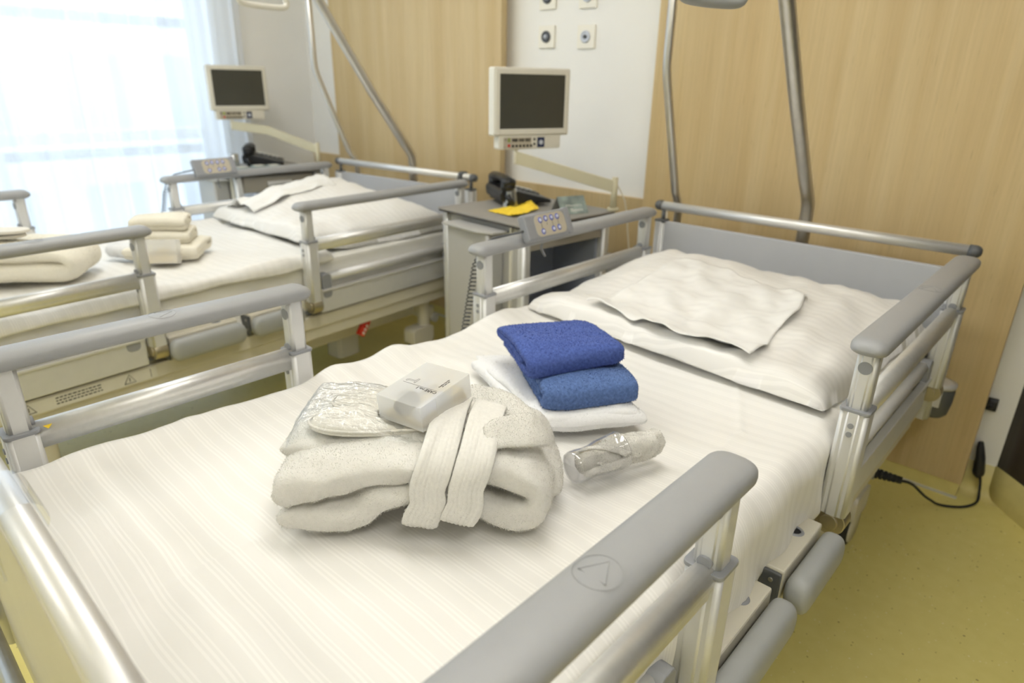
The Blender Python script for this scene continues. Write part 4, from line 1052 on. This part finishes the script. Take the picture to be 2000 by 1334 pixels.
# ------------------------------------------------------------------ things on the window bed
FRAME = TB
def window_bed_things():
    z = .690
    # bathrobe
    t = thing('bathrobe', 'bulky white bathrobe folded on the bed beside the window', 'bathrobe', (-.78, .48, z))
    m = MB(); ud = Vector((.62, .78, 0)).normalized(); vd = Vector((-.78, .62, 0)).normalized()
    def R(u, v, w): return Vector((-.68, .30, z+w))+ud*u+vd*v
    cloth_sweep(m, [tuple(R(u, .12, w))+(t_, .125) for u, w, t_ in ((-.12, .030, .03), (-.02, .034, .034), (.08, .036, .036), (.20, .036, .034), (.29, .036, .033), (.315, .060, .032), (.28, .085, .028), (.16, .092, .030), (.04, .094, .030), (-.10, .085, .028))], vd, 90, 34, 3, .03, (.010, 9, .002, 40), 71)
    cloth_sweep(m, [tuple(R(u, .12, .06))+(.05, .10) for u in (-.08, .05, .2, .27)], vd, 24, 24, 3, .03, (.004, 9, .001, 40), 72)
    part('gown', m, M['terrycream'], t, fuzz=dict(n=26000, length=.0028, width=.0006, seed=71))
    m = MB(); P = [tuple(R(.075+.01*math.sin(k), -.008-.004*math.sin(k*1.2), .012+k*.017)) for k in range(7)]+[tuple(R(.08, .03, .128)), tuple(R(.085, .12, .130))]
    m.tube(P, .0025, 8); part('seam_piping', m, M['terrycream'], t)
    # slippers flat on the robe
    for k in range(2):
        tt = thing('slipper', ('flat white slipper on the window bed robe, lying on top of its pair', 'flat white slipper on the window bed robe, lying beneath its pair')[k], 'slipper', tuple(R(.08, .10, .118)), 'slippers on the window bed robe')
        m = MB(); n = 30; zz = .150-.018*k
        ring = [(.25*(1-math.cos(PI*i/n))/2, 1) for i in range(n+1)]+[(.25*(1-math.cos(PI*i/n))/2, -1) for i in range(n-1, 0, -1)]
        poly = [(l, sg*.045*(max(0, 1-abs(2*l/.25-1)**3))**.5) for l, sg in ring]; Lp = len(poly)
        vs = [R(-.06+l-.02*k, .10+s+.015*k, zz) for l, s in poly]+[R(-.06+l-.02*k, .10+s+.015*k, zz+.009) for l, s in poly]
        m.add(vs, [tuple(range(Lp))[::-1], tuple(range(Lp, 2*Lp))]+[(i, (i+1) % Lp, Lp+(i+1) % Lp, Lp+i) for i in range(Lp)]); part('sole', m, M['slip'], tt, bevel=.002)
        m = MB(); m.grid(lambda a, b: R(-.055+a*.12-.02*k, .10+.015*k+(2*b-1)*.043*(max(0, 1-abs(2*(.002+a*.12)/.25-1)**3))**.5, zz+.009+.014*(1-(2*b-1)**2)**.6*min(1, a*3)), 16, 12); part('upper', m, M['slip'], tt)
    # folded towels
    def tw(c, ud, lu, lv, h, mt, label, seed):
        ud = Vector(ud).normalized(); vd = Vector((-ud.y, ud.x, 0)); c = Vector(c); m = MB(); q = h*.25
        P = [(-lv/2+q, -h/2+q), (lv/2-q*2, -h/2+q), (lv/2-q, 0), (lv/2-q*2, h/2-q), (-lv/2+q*2, h/2-q), (-lv/2+q, h*.1), (-lv/2+q*3, 0), (lv/4, 0)]
        cloth_sweep(m, [tuple(c+vd*a+Vector((0, 0, h/2+b)))+(q, lu/2) for a, b in P], ud, 60, 26, 4, .01, (.006, 11, .001, 40), seed)
        solo('towel', m, mt, label, 'towel', tuple(c), 'towels on the window bed', fuzz=dict(n=12000, length=.0025, width=.0006, seed=seed))
    c = Vector((-.66, .935, 0)); 
    tw((c.x, c.y, .686), (.66, .75, 0), .25, .23, .050, M['terrycream'], 'lowest folded cream towel of the pile on the window bed', 74)
    tw((c.x-.005, c.y-.005, .736), (.66, .75, 0), .20, .15, .046, M['terrycream'], 'middle folded cream towel of the pile on the window bed', 75)
    tw((c.x-.012, c.y-.008, .782), (.62, .78, 0), .19, .14, .050, M['terrycream'], 'topmost rolled cream towel of the pile on the window bed', 76)
    # toiletry box leaning on the pile
    rz = Matrix.Rotation(math.radians(47), 3, 'Z') @ Matrix.Rotation(math.radians(-14), 3, 'X')
    t = thing('toiletry_box', 'frosted plastic toiletry box leaning upright against the cream towels', 'box', (-.575, .800, .688), local=rz)
    m = MB(); w, l, h, th = .115, .042, .085, .0012
    for (a, b, c_, d, e, f) in ((0, w, 0, l, 0, th), (0, w, 0, l, h-th, h), (0, th, 0, l, th, h-th), (w-th, w, 0, l, th, h-th), (th, w-th, 0, th, th, h-th), (th, w-th, l-th, l, th, h-th)): m.box(a, b, c_, d, e, f)
    part('case', m, M['frost'], t)
    m = MB(); m.box(.008, w-.008, .008, l-.006, .003, .03); m.cyl((.05, .02, .045), (.08, .02, .045), .012, 16); part('contents', m, M['cardboard'], t)
    # white cup with cloth beside it
    m = MB(); cloth_sweep(m, [(-.765, .765, .712, .022, .026), (-.725, .790, .714, .026, .030), (-.69, .815, .714, .026, .030), (-.655, .835, .712, .020, .022)], (.5, -.8, 0), 30, 20, 2.3, .02, (.005, 15, .002, 50), 77)
    solo('washcloth', m, M['terryb'], 'small rolled white washcloth beside the cream towel pile', 'washcloth', (-.70, .80, .688), fuzz=dict(n=6000, length=.0025, width=.0006, seed=77))
window_bed_things()
FRAME = Matrix.Identity(4)

# ------------------------------------------------------------------ bed hand controls
def handset(label, y0, fz=0):
    """hangs on the rail away from the camera; faces +x, modelled in bed coordinates"""
    X = BX-.504
    rot = Matrix.Rotation(math.radians(-24), 3, 'Y')
    t = thing('bed_remote', label, 'remote control', (X+.040, y0+.1, .912), 'bed hand controls', local=rot)
    # local: x outwards (thickness), y length, z height
    m = MB(); m.rbox(-.014, .014, -.100, .100, -.040, .040, .010, 1, 5)
    m.rbox(-.010, .016, .080, .103, -.041, .041, .006, 1, 4); part('case', m, M['mdgrey'], t, bevel=.004)
    m = MB(); m.rbox(.0138, .0148, -.062, .074, -.032, .032, .018, 0, 6); part('keypad', m, M['beigepad'], t)
    for (y, z) in ((-.036, .016), (-.011, .018), (.016, .018), (.042, .018), (-.034, -.018), (.014, -.016), (.040, -.015)):
        mx = Matrix.Translation((.0148, y, z)) @ Matrix.Rotation(PI/2, 4, 'Y')
        m = MB(); m.lathe([(0, .0015), (.0085, .0012), (.0092, 0)], 18, mx); b = part('button', m, M['btnblue'], t)
        m = MB(); m.lathe([(0, .0026), (.0045, .0022), (.005, .0012)], 14, mx); part('button_dot', m, M['btnwhite'], b)
    m = MB()
    for (y, za, zb) in ((-.035, .006, -.008), (.015, .008, -.006), (.041, .008, -.005), (-.010, .006, -.002)): m.box(.0148, .0152, y-.0006, y+.0006, zb, za)
    part('lettering', m, M['ink'], t)
    m = MB(); m.tube([(-.012, .030, -.030), (-.026, .030, -.024), (-.052, .030, -.034), (-.070, .030, -.058), (-.064, .030, -.085)], .004, 8); m.rbox(-.03, -.012, .01, .05, -.035, -.015, .004, 1); part('hook', m, M['mdgrey'], t)
    # lead and coil
    c = MB(); inv = rot.inverted(); o3 = Vector((X+.040, y0+.1, .912))
    Wp = lambda x, y, z: inv @ (Vector((x, y, z))-o3)
    P = [Wp(X+.040, y0+.004, .908), Wp(X+.036, y0-.012, .905), Wp(X+.010, y0-.036, .897), Wp(X-.018, y0-.062, .888), Wp(X-.044, y0-.088, .865), Wp(X-.050, y0-.096, .842)]
    c.tube([tuple(p) for p in P], .0032, 8)
    turns = 24; n = turns*12; Q = []
    for i in range(n+1):
        q = i/n; r = .0100*min(1, q*8, (1-q)*8+.2); an = 2*PI*turns*q
        Q.append(tuple(Wp(X-.050+r*math.cos(an), y0-.096-.065*q+r*math.sin(an), .842-.27*q)))
    c.tube(Q, .0020, 6); part('coiled_lead', c, M['greycable'], t)
    return t
hsA = handset('grey hand control with blue ringed buttons hooked on the rail beside the telephone table', 1.385)
FRAME = TB; handset('grey hand control hooked on the far rail of the window bed', 1.358); FRAME = Matrix.Identity(4)

# ------------------------------------------------------------------ bedside cabinets
def cabinet(label, mon_head, mon_c):
    """local frame: origin at the near corner (towards the camera), x = -width side, y = depth"""
    c0 = Vector((-1.554, 1.749, 0)); rz = Matrix.Rotation(math.radians(-4.4), 3, 'Z')
    t = thing('bedside_cabinet', label, 'bedside cabinet', tuple(c0), 'bedside cabinets', local=rz)
    W, D, H = .52, .535, .82
    m = MB(); m.rbox(-W, 0, 0, D, H-.006, H, .012, 2); top = part('table_top', m, M['nstop'], t)
    m = MB(); m.rbox(-W+.002, -.002, .002, D-.002, H-.014, H-.006, .012, 2); part('top_edge', m, M['edge'], top)
    for (x, y) in ((-W+.032, .036), (-.034, .040), (-W+.032, D-.036), (-.034, D-.036)):
        m = MB(); m.rbox(x-.019, x+.019, y-.019, y+.019, .05, H-.014, .010, 2, 5); part('corner_post', m, M['alu'], t)
    m = MB(); m.box(-W+.05, -.055, .030, .042, .07, H-.02); part('side_panel', m, M['nsbody'], t, bevel=.002)
    m = MB(); m.box(-W+.05, -.055, D-.045, D-.035, .07, .40); m.box(-W+.05, -.055, D-.045, D-.035, .66, H-.02); part('side_panel', m, M['nsbody'], t, bevel=.002)
    m = MB(); m.box(-W+.03, -W+.042, .05, D-.05, .07, .38); m.box(-W+.03, -W+.042, .05, D-.05, .70, H-.02); part('back_panel', m, M['nsdark'], t)
    m = MB(); m.box(-W+.045, -.02, .05, D-.05, .40, .415); part('shelf', m, M['nsdark'], t)
    # drawer at the top, opening towards the bed
    m = MB(); m.box(-.040, -.024, .065, D-.062, .715, .800); m.box(-W+.07, -.04, .075, D-.072, .722, .79)
    d = part('drawer', m, M['drawer'], t, bevel=.002)
    m = MB(); m.rbox(-.026, -.008, D*.5-.07, D*.5+.07, .748, .772, .010, 1, 5); part('drawer_handle', m, M['alu'], d, bevel=.003)
    m = MB(); m.box(-.040, -.026, .065, D-.062, .09, .385); dd = part('door', m, M['nsdark'], t, bevel=.002)
    m = MB(); m.rbox(-.026, -.010, D*.5-.06, D*.5+.06, .345, .362, .008, 1, 4); part('door_handle', m, M['alu'], dd)
    m = MB(); m.box(-W+.03, -.03, .03, D-.03, .05, .075); part('bottom_board', m, M['nsdark'], t)
    # folded tray unit on the side facing the camera
    m = MB(); m.rbox(-.385, -.135, -.055, .028, .16, .775, .010, 2); tr = part('tray_column', m, M['nsbody'], t)
    m = MB(); m.prism([(-.400, -.068), (-.175, -.075), (-.115, -.045), (-.105, .028), (-.400, .028)], .776, .786); part('tray_lid', m, M['nsbody'], tr, bevel=.003)
    m = MB(); m.box(-.095, -.085, .02, .03, .10, .80); part('guide_rail', m, M['cream'], tr)
    for (x, y) in ((-W+.04, .045), (-.04, .045), (-W+.04, D-.045), (-.04, D-.045)):
        m = MB(); m.lathe([(0, -.011), (.022, -.011), (.025, -.006), (.025, .006), (.022, .011), (0, .011)], 20, Matrix.Translation((x, y, .025)) @ Matrix.Rotation(PI/2, 4, 'Y')); m.cyl((x, y, .03), (x, y, .06), .008, 10); part('castor', m, M['rubber'], t)
    # arm socket at the back corner
    return t
cab1 = cabinet('grey bedside cabinet between the two beds, with telephone and yellow paper', 0, 0)
cab2 = dup_tree(cab1); cab2.location = cab1.location+Vector((-1.955, -.15, 0)); cab2['label'] = 'grey bedside cabinet standing beside the curtain behind the window bed'
m = MB(); m.box(-.30, -.29, .05, .485, .07, .80); part('inner_panel', m, M['nsdark'], cab1)
m = MB(); m.box(-.29, -.05, .470, .482, .07, .80); part('inner_panel', m, M['nsdark'], cab1)

def monitor(label, c, head, w, post, mid=None):
    """c: screen centre; head: compass heading of the screen's width axis"""
    u = Vector((math.sin(head), math.cos(head), 0)); nrm = Vector((u.y, -u.x, 0)); rot = Matrix((u, -nrm, Vector((0, 0, 1)))).transposed()
    t = thing('bedside_monitor', label, 'monitor', c, 'bedside monitors', local=rot)
    h = w*.73; hw = w/2; hh = h/2; dp = .045
    m = MB()
    m.rbox(-hw, hw, 0, dp, -hh, hh, .008, 1, 4)
    m.rbox(-hw+.035, hw-.035, dp, dp+.03, -hh+.03, hh-.03, .02, 1, 4)
    case = part('casing', m, M['cream'], t, bevel=.003)
    b = .024
    m = MB(); m.box(-hw+b, hw-b, -.0015, .002, -hh+b+.003, hh-b); part('screen', m, M['screen'], t)
    m = MB()  # raised bezel
    for (x0, x1, z0, z1) in ((-hw+.006, -hw+b, -hh+.006, hh-.006), (hw-b, hw-.006, -hh+.006, hh-.006), (-hw+b, hw-b, hh-b, hh-.006), (-hw+b, hw-b, -hh+.006, -hh+b+.003)): m.box(x0, x1, -.005, .0, z0, z1)
    part('bezel', m, M['cream'], t, bevel=.0015)
    # control strip under the screen
    z1 = -hh; z0 = -hh-.050; k = w/.34
    m = MB(); m.rbox(-hw+.022*k, hw-.035*k, .000, .042, z0, z1+.004, .008, 1, 4); cs = part('control_strip', m, M['cream'], t, bevel=.003)
    zc = (z0+z1)/2
    def dot(nm, x, z, rr, mt, sq=None):
        mm = MB()
        if sq: mm.box(x-sq[0], x+sq[0], -.002, .001, z-sq[1], z+sq[1])
        else: mm.cyl((x, .001, z), (x, -.0025, z), rr, 12)
        part(nm, mm, mt, cs)
    x0 = -hw+.060*k
    dot('label_plate', x0+.045*k, zc, 0, M['beigepad'], (.062*k, .020))
    dot('key', x0-.010*k, zc+.012, 0, M['dkgrey'], (.005, .004))
    dot('key', x0+.006*k, zc+.011, 0, M['lime'], (.006, .008)); dot('key', x0+.006*k, zc-.010, .006, M['red'])
    for q in range(3): dot('key', x0+(.032+.030*q)*k, zc+.010, 0, M['black'], (.0125*k, .006))
    for q in range(6): dot('key', x0+(.024+.0165*q)*k, zc-.012, .0055, M['black'])
    dot('key', x0+.122*k, zc+.012, .0045, M['black']); dot('key', x0+.122*k, zc-.006, .0045, M['black'])
    dot('card_reader', x0+.152*k, zc, 0, M['navy'], (.016*k, .019)); 
    mm = MB(); mm.cyl((x0+.152*k, -.002, zc), (x0+.152*k, -.0035, zc), .009, 14); part('reader_mark', mm, M['whitesock'], cs)
    # arm: from back of the strip to the post, in world, converted to local
    inv = (Matrix.Translation(c) @ rot.to_4x4()).inverted()
    A = Vector(c)+Vector((0, 0, z0-.004))-nrm*.02+u*(-.06*k)
    m = MB(); m.cyl(inv @ (A+Vector((0, 0, .02))), inv @ (A+Vector((0, 0, -.055))), .009, 14); part('arm_pivot', m, M['outlet'], t)
    pts = [A]+([Vector(mid)] if mid else [])+[Vector(post)]
    m = MB()
    for a, b2 in zip(pts[:-1], pts[1:]):
        hv = Vector((0, 0, .024)); d = (b2-a).normalized(); s = Vector((-d.y, d.x, 0)).normalized()*.011
        vs = [inv @ (p+q*s+r*hv+Vector((0, 0, -.028))) for p in (a, b2) for q in (-1, 1) for r in (-1, 1)]
        m.add(vs, [(0, 1, 3, 2), (4, 6, 7, 5), (0, 4, 5, 1), (2, 3, 7, 6), (1, 5, 7, 3), (0, 2, 6, 4)])
    part('arm', m, M['armc'], t, bevel=.003)
    p = Vector(post)
    m = MB(); m.cyl(inv @ (p+Vector((0, 0, .01))), inv @ Vector((p.x, p.y, .822)), .013, 16); m.cyl(inv @ Vector((p.x, p.y, .832)), inv @ Vector((p.x, p.y, .8205)), .024, 20)
    part('arm_post', m, M['armc'], t)
    return t
monitor('cream bedside monitor on an arm above the telephone, before the white wall', (-1.77, 2.03, 1.235), math.radians(18.1), .34, (-1.525, 2.270, .945))
monitor('cream bedside monitor on an arm in front of the curtain edge', (-3.925, 1.90, 1.25), math.radians(8), .335, (-3.50, 2.12, .955), (-3.77, 1.97, 1.05))
# thin cable from the first monitor arm down behind the cabinet
def cables():
    m = MB()
    m.tube([(-1.535, 2.285, .935), (-1.515, 2.30, .90), (-1.500, 2.315, .86), (-1.490, 2.325, .80), (-1.485, 2.33, .74), (-1.47, 2.34, .62), (-1.43, 2.35, .50), (-1.42, 2.36, .30)], .003, 8)
    m.tube([(-1.36, 2.42, .84), (-1.355, 2.425, .70), (-1.35, 2.42, .60), (-1.36, 2.40, .54), (-1.40, 2.38, .47), (-1.44, 2.36, .38)], .003, 8)
    solo('cable', m, M['cable'], 'thin cream cable running down behind the bedside cabinet by the telephone', 'cable', (-1.46, 2.33, .3))
    m = MB(); m.box(-1.492, -1.452, 2.40, 2.434, .40, .62); solo('cable_box', m, M['wood'], 'slim wooden cable cover low on the maple panel', 'cable cover', (-1.47, 2.42, .40))
cables()

# ------------------------------------------------------------------ telephones
def phone(label, loc, ang):
    rz = Matrix.Rotation(ang, 3, 'Z')*1.18; t = thing('telephone', label, 'telephone', loc, 'desk telephones', local=rz)
    m = MB()
    # wedge body: local x width, y depth (front at -y low)
    prof = [(-.10, .012), (-.098, .024), (.05, .062), (.085, .064), (.095, .05), (.09, .02), (.02, .012)]
    for x0, x1 in ((-.10, .10),):
        Lp = len(prof); vs = [(x, y, z) for x in (x0, x1) for y, z in prof]
        m.add(vs, [tuple(range(Lp)), tuple(range(Lp, 2*Lp))[::-1]]+[(k, Lp+k, Lp+(k+1) % Lp, (k+1) % Lp) for k in range(Lp)])
    part('body', m, M['black'], t, bevel=.006)
    # foot bar
    m = MB(); m.tube([(-.115, .060, .012), (.115, .060, .012)], .012, 12); m.tube([(-.115, .05, .012), (-.105, .07, .045)], .010, 10); m.tube([(.115, .05, .012), (.105, .07, .045)], .010, 10); part('stand', m, M['black'], t)
    # handset lying across the raised rear end
    m = MB(); m.tube([(-.112, .062, .078), (-.098, .062, .088), (-.050, .062, .094), (.02, .062, .094), (.075, .062, .088), (.098, .062, .078)], [.020, .027, .020, .020, .027, .018], 18, True, .62)
    m.tube([(-.088, .062, .085), (-.088, .062, .060)], .026, 16); m.tube([(.075, .062, .085), (.075, .062, .060)], .026, 16)
    part('handset', m, M['black'], t)
    m = MB()
    for i in range(3):
        for j in range(5):
            x = -.010+i*.022; y = -.075+j*.020; z = .0305+(y+.075)*.2557
            m.box(x-.007, x+.007, y-.006, y+.006, z-.002, z+.004)
    part('keypad', m, M['dkgrey'], t, bevel=.001)
    m = MB(); sl = Matrix.Translation((.074, -.02, .046)) @ Matrix.Rotation(math.atan(.2557), 4, 'X'); m.box(-.016, .016, -.060, .060, -.002, .004, sl); part('name_label', m, M['inkwhite'], t)
    return t
phone('black desk telephone on the cabinet behind the drinking glass', (-1.925, 2.120, .820), math.radians(150))
phone('black desk telephone on the cabinet beside the curtain', (-3.84, 1.955, .820), math.radians(150))

# ------------------------------------------------------------------ small things on the first cabinet
def cab_things():
    m = MB(); g = Vector((-1.865, 2.015, .8205))
    m.lathe([(0, .078), (.0235, .078), (.0262, .074), (.0272, .060), (.0335, .002), (.0340, 0), (.0325, 0), (.0320, .003), (.0255, .060), (.0235, .072), (0, .073)], 40, Matrix.Translation(g))
    solo('drinking_glass', m, M['glass'], 'upturned drinking glass standing before the black telephone', 'glass', tuple(g))
    # crumpled yellow paper
    m = MB(); P = [Vector((-1.865, 1.875, 0)), Vector((-1.695, 1.850, 0)), Vector((-1.735, 2.045, 0)), Vector((-1.865, 2.085, 0))]
    def fn(u, v):
        p = (P[0]*(1-u)+P[1]*u)*(1-v)+(P[3]*(1-u)+P[2]*u)*v
        z = .8215+.010*abs(fbm(u*2, v*2, 3, 95))+.035*max(0, v-.45)**1.5*max(0, 1-abs(u-.55)*1.8)*2+.02*max(0, u-.6)*max(0, .8-v)
        return (p.x, p.y, z)
    m.grid(fn, 24, 24, False); o = solo('paper', m, M['yellow'], 'crumpled bright yellow paper lying by the drinking glass', 'paper', (-1.79, 1.95, .8205))
    s = o.modifiers.new('thick', 'SOLIDIFY'); s.thickness = .0006; s.offset = 1
    # tent card
    a = Vector((-1.605, 2.035, .8208)); b = Vector((-1.560, 2.150, .8208)); d = (b-a); wv = Vector((-d.y, d.x, 0)).normalized(); ln = d.length
    ux = d.normalized(); rot = Matrix((ux, wv, Vector((0, 0, 1)))).transposed()
    t = thing('tent_card', 'folded teal tent card with white print standing on the cabinet corner', 'card', tuple(a), local=rot)
    m = MB(); hgt = .064; dep = .046; th = .0006
    m.add([(0, 0, 0), (ln, 0, 0), (ln, dep, hgt), (0, dep, hgt), (0, th, 0), (ln, th, 0), (ln, dep+th, hgt), (0, dep+th, hgt)], [(0, 1, 2, 3), (4, 7, 6, 5), (0, 4, 5, 1), (1, 5, 6, 2), (3, 7, 4, 0)])
    part('front_leaf', m, M['teal'], t)
    m = MB(); m.add([(0, 2*dep, 0), (ln, 2*dep, 0), (ln, dep+th, hgt), (0, dep+th, hgt)], [(0, 1, 2, 3)]); o = part('rear_leaf', m, M['cardgrey'], t); s = o.modifiers.new('thick', 'SOLIDIFY'); s.thickness = .0006
    sl = math.atan2(hgt, dep)
    mx = Matrix.Translation((ln*.60, dep*.22, hgt*.22)) @ Matrix.Rotation(sl, 4, 'X') @ Matrix.Translation((0, 0, .0004))
    text('lettering', 'Bayern', .020, mx, M['inkwhite'], t)
    mx = Matrix.Translation((ln*.52, dep*.48, hgt*.48)) @ Matrix.Rotation(sl, 4, 'X') @ Matrix.Translation((0, 0, .0004))
    text('small_lettering', 'Willkommen in', .012, mx, M['inkwhite'], t)
cab_things()
# glass, cup and small bottles on the second cabinet
def cab2_things():
    m = MB(); g = Vector((-3.72, 1.72, .8205)); m.lathe([(0, .09), (.026, .09), (.03, .0), (.028, 0), (.024, .086), (0, .086)], 28, Matrix.Translation(g))
    solo('drinking_glass', m, M['glass'], 'drinking glass on the cabinet beside the curtain', 'glass', tuple(g))
    for k, (x, y) in enumerate(((-3.60, 1.80), (-3.57, 1.875), (-3.585, 1.70))):
        m = MB(); m.rbox(x-.03, x+.03, y-.035, y+.035, .8205, .850, .006, 2); lab = ('small grey green packet on the curtain side cabinet, middle one of the row', 'small grey green packet on the curtain side cabinet, next to the telephone', 'small grey green packet on the curtain side cabinet, next to the glass')[k]
        t = thing('packet', lab, 'packet', (x, y, .8205), 'packets on the curtain side cabinet'); part('wrapper', m, M['teal'], t, bevel=.003)
        m = MB(); m.box(x-.02, x+.02, y-.025, y+.025, .850, .8525); part('label', m, M['sticker'], t)
cab2_things()

# ------------------------------------------------------------------ wall outlets
def outlet(x, z, dark, label):
    y = WY
    t = thing('wall_outlet', label, 'outlet', (x, y, z), 'round gas and signal outlets on the white wall')
    m = MB(); m.rbox(x-.047, x+.047, y-.010, y, z-.047, z+.047, .003, 1, 3); part('plate', m, M['outlet'], t, bevel=.0015)
    m = MB(); mx = Matrix.Translation((x, y-.010, z)) @ Matrix.Rotation(PI/2, 4, 'X')
    m.lathe([(.025, 0), (.024, .007), (.021, .009), (.018, .006), (.016, .004)], 28, mx); part('ring', m, M['steelsock'] if dark else M['whitesock'], t)
    m = MB(); m.lathe([(0, .004), (.019, .004)], 24, mx); core = part('insert', m, M['steelsock'] if dark else M['whitesock'], t)
    m = MB(); m.lathe([(0, .013), (.006, .013), (.008, .010), (.009, .004)], 20, mx); part('nozzle', m, M['whitesock'] if dark else M['dkgrey'], core)
outlet(-2.118, 1.503, True, 'white square outlet with dark round insert above the monitor, in the lower row')
outlet(-1.893, 1.497, False, 'white square outlet with pale round insert in the lower row above the tilted arm')
outlet(-2.118, 1.662, True, 'white square outlet with dark insert in the upper row, over another dark one')
outlet(-1.893, 1.656, False, 'white square outlet with pale insert, cut by the top of the picture')

# ------------------------------------------------------------------ grab handles hanging into the picture
def grab(label, c, ax, col, w=.11):
    """triangular trapeze handle: bottom bar with raised rounded corners, strap upwards"""
    c = Vector(c); ax = Vector(ax).normalized()
    t = thing('grab_handle', label, 'grab handle', tuple(c), 'trapeze grab handles')
    m = MB(); P = [c-ax*w*.5+Vector((0, 0, .11)), c-ax*w*.85+Vector((0, 0, .045)), c-ax*w*.95+Vector((0, 0, .018)), c-ax*w*.8+Vector((0, 0, .004)), c-ax*w*.3, c+ax*w*.3, c+ax*w*.8+Vector((0, 0, .004)), c+ax*w*.95+Vector((0, 0, .018)), c+ax*w*.85+Vector((0, 0, .045)), c+ax*w*.5+Vector((0, 0, .11))]
    C = catmull([tuple(p) for p in P], 60); m.tube([tuple(q) for q in C]+[], .011, 14); m.tube([tuple(P[0]), tuple(c+Vector((0, 0, .19))), tuple(P[-1])], .011, 12)
    part('grip', m, M[col], t)
    m = MB(); m.box(c.x-.012, c.x+.012, c.y-.002, c.y+.002, c.z+.19, 2.06); part('strap', m, M['cream'], t)
grab('cream grab handle hanging over the window bed', (-2.62, 1.410, 1.562), (-.15, 1, 0), 'cream', .115)
grab('grey green grab handle tip hanging over the front bed', (-.76, 1.455, 1.472), (.3, 1, 0), 'bump', .10)

# ------------------------------------------------------------------ mains lead of the front bed
def mains():
    t = thing('mains_lead', 'black mains lead with plug adapter, running over the yellow floor by the maple panel', 'power cord', (-.2, 2.36, 0))
    m = MB(); C = catmull([(-.262, 2.005, .222), (-.246, 2.02, .219), (-.232, 2.06, .195), (-.222, 2.14, .140), (-.212, 2.22, .085), (-.200, 2.29, .040), (-.180, 2.335, .010), (-.140, 2.365, .005), (-.108, 2.40, .005), (-.088, 2.445, .010), (-.092, 2.478, .035), (-.100, 2.492, .070), (-.108, 2.494, .095)], 90)
    m.tube([tuple(c) for c in C], .0042, 10); part('cord', m, M['rubber'], t)
    m = MB(); a = Vector((-.326, 1.99, .228)); b = Vector((-.258, 2.010, .223)); d = b-a
    for k in range(6): m.cyl(a+d*(k/6), a+d*(k/6+.10), .0165-.001*k, 14); 
    m.cyl(a, b, .011, 14); part('strain_relief', m, M['rubber'], t)
    m = MB(); m.tube([(-.110, 2.494, .088), (-.112, 2.492, .100), (-.118, 2.492, .150), (-.126, 2.494, .185), (-.130, 2.496, .205)], [.022, .024, .019, .015, .010], 14, True, .75); part('plug_adapter', m, M['black'], t, bevel=.002)
    m = MB(); m.cyl((-.108, 2.494, .075), (-.110, 2.494, .090), .007, 10); part('cable_sleeve', m, M['rubber'], t)
    m = MB(); m.rbox(-.148, -.118, 2.495, 2.519, .318, .362, .010, 0, 4); m.cyl((-.134, 2.498, .33), (-.134, 2.484, .35), .008, 10)
    solo('wall_hook', m, M['black'], 'small black hook on the white wall beside the maple panel edge', 'hook', (-.134, 2.51, .318), bevel=.002)
mains()

# ------------------------------------------------------------------ light
world = bpy.data.worlds.new('sky'); SC.world = world; world.use_nodes = True
wn = world.node_tree.nodes; wl = world.node_tree.links; bg = wn['Background']
tc = wn.new('ShaderNodeTexCoord'); sp = wn.new('ShaderNodeSeparateXYZ'); wl.new(tc.outputs['Generated'], sp.inputs[0])
cr = wn.new('ShaderNodeValToRGB'); cr.color_ramp.elements[0].position = .48; cr.color_ramp.elements[0].color = (.42, .46, .48, 1)
cr.color_ramp.elements[1].position = .56; cr.color_ramp.elements[1].color = (.80, .90, 1.0, 1)
mr = wn.new('ShaderNodeMapRange'); mr.inputs['From Min'].default_value = -1; wl.new(sp.outputs['Z'], mr.inputs['Value']); wl.new(mr.outputs[0], cr.inputs[0])
wl.new(cr.outputs[0], bg.inputs[0]); bg.inputs[1].default_value = 2.8
pl = bpy.data.lights.new('window_portal', 'AREA'); pl.shape = 'RECTANGLE'; pl.size = 4.6; pl.size_y = 2.5
pl.cycles.is_portal = True
po = bpy.data.objects.new('window_portal', pl); COL.objects.link(po); po.location = (WX-.27, -.34, 1.33); po.rotation_euler = (0, -PI/2, 0)
SC.cycles.max_bounces = 10; SC.cycles.diffuse_bounces = 5; SC.cycles.transparent_max_bounces = 24; SC.cycles.transmission_bounces = 8; SC.cycles.glossy_bounces = 5
SC.cycles.sample_clamp_indirect = 6
SC.cycles.use_denoising = True
SC.view_settings.exposure = 0.34
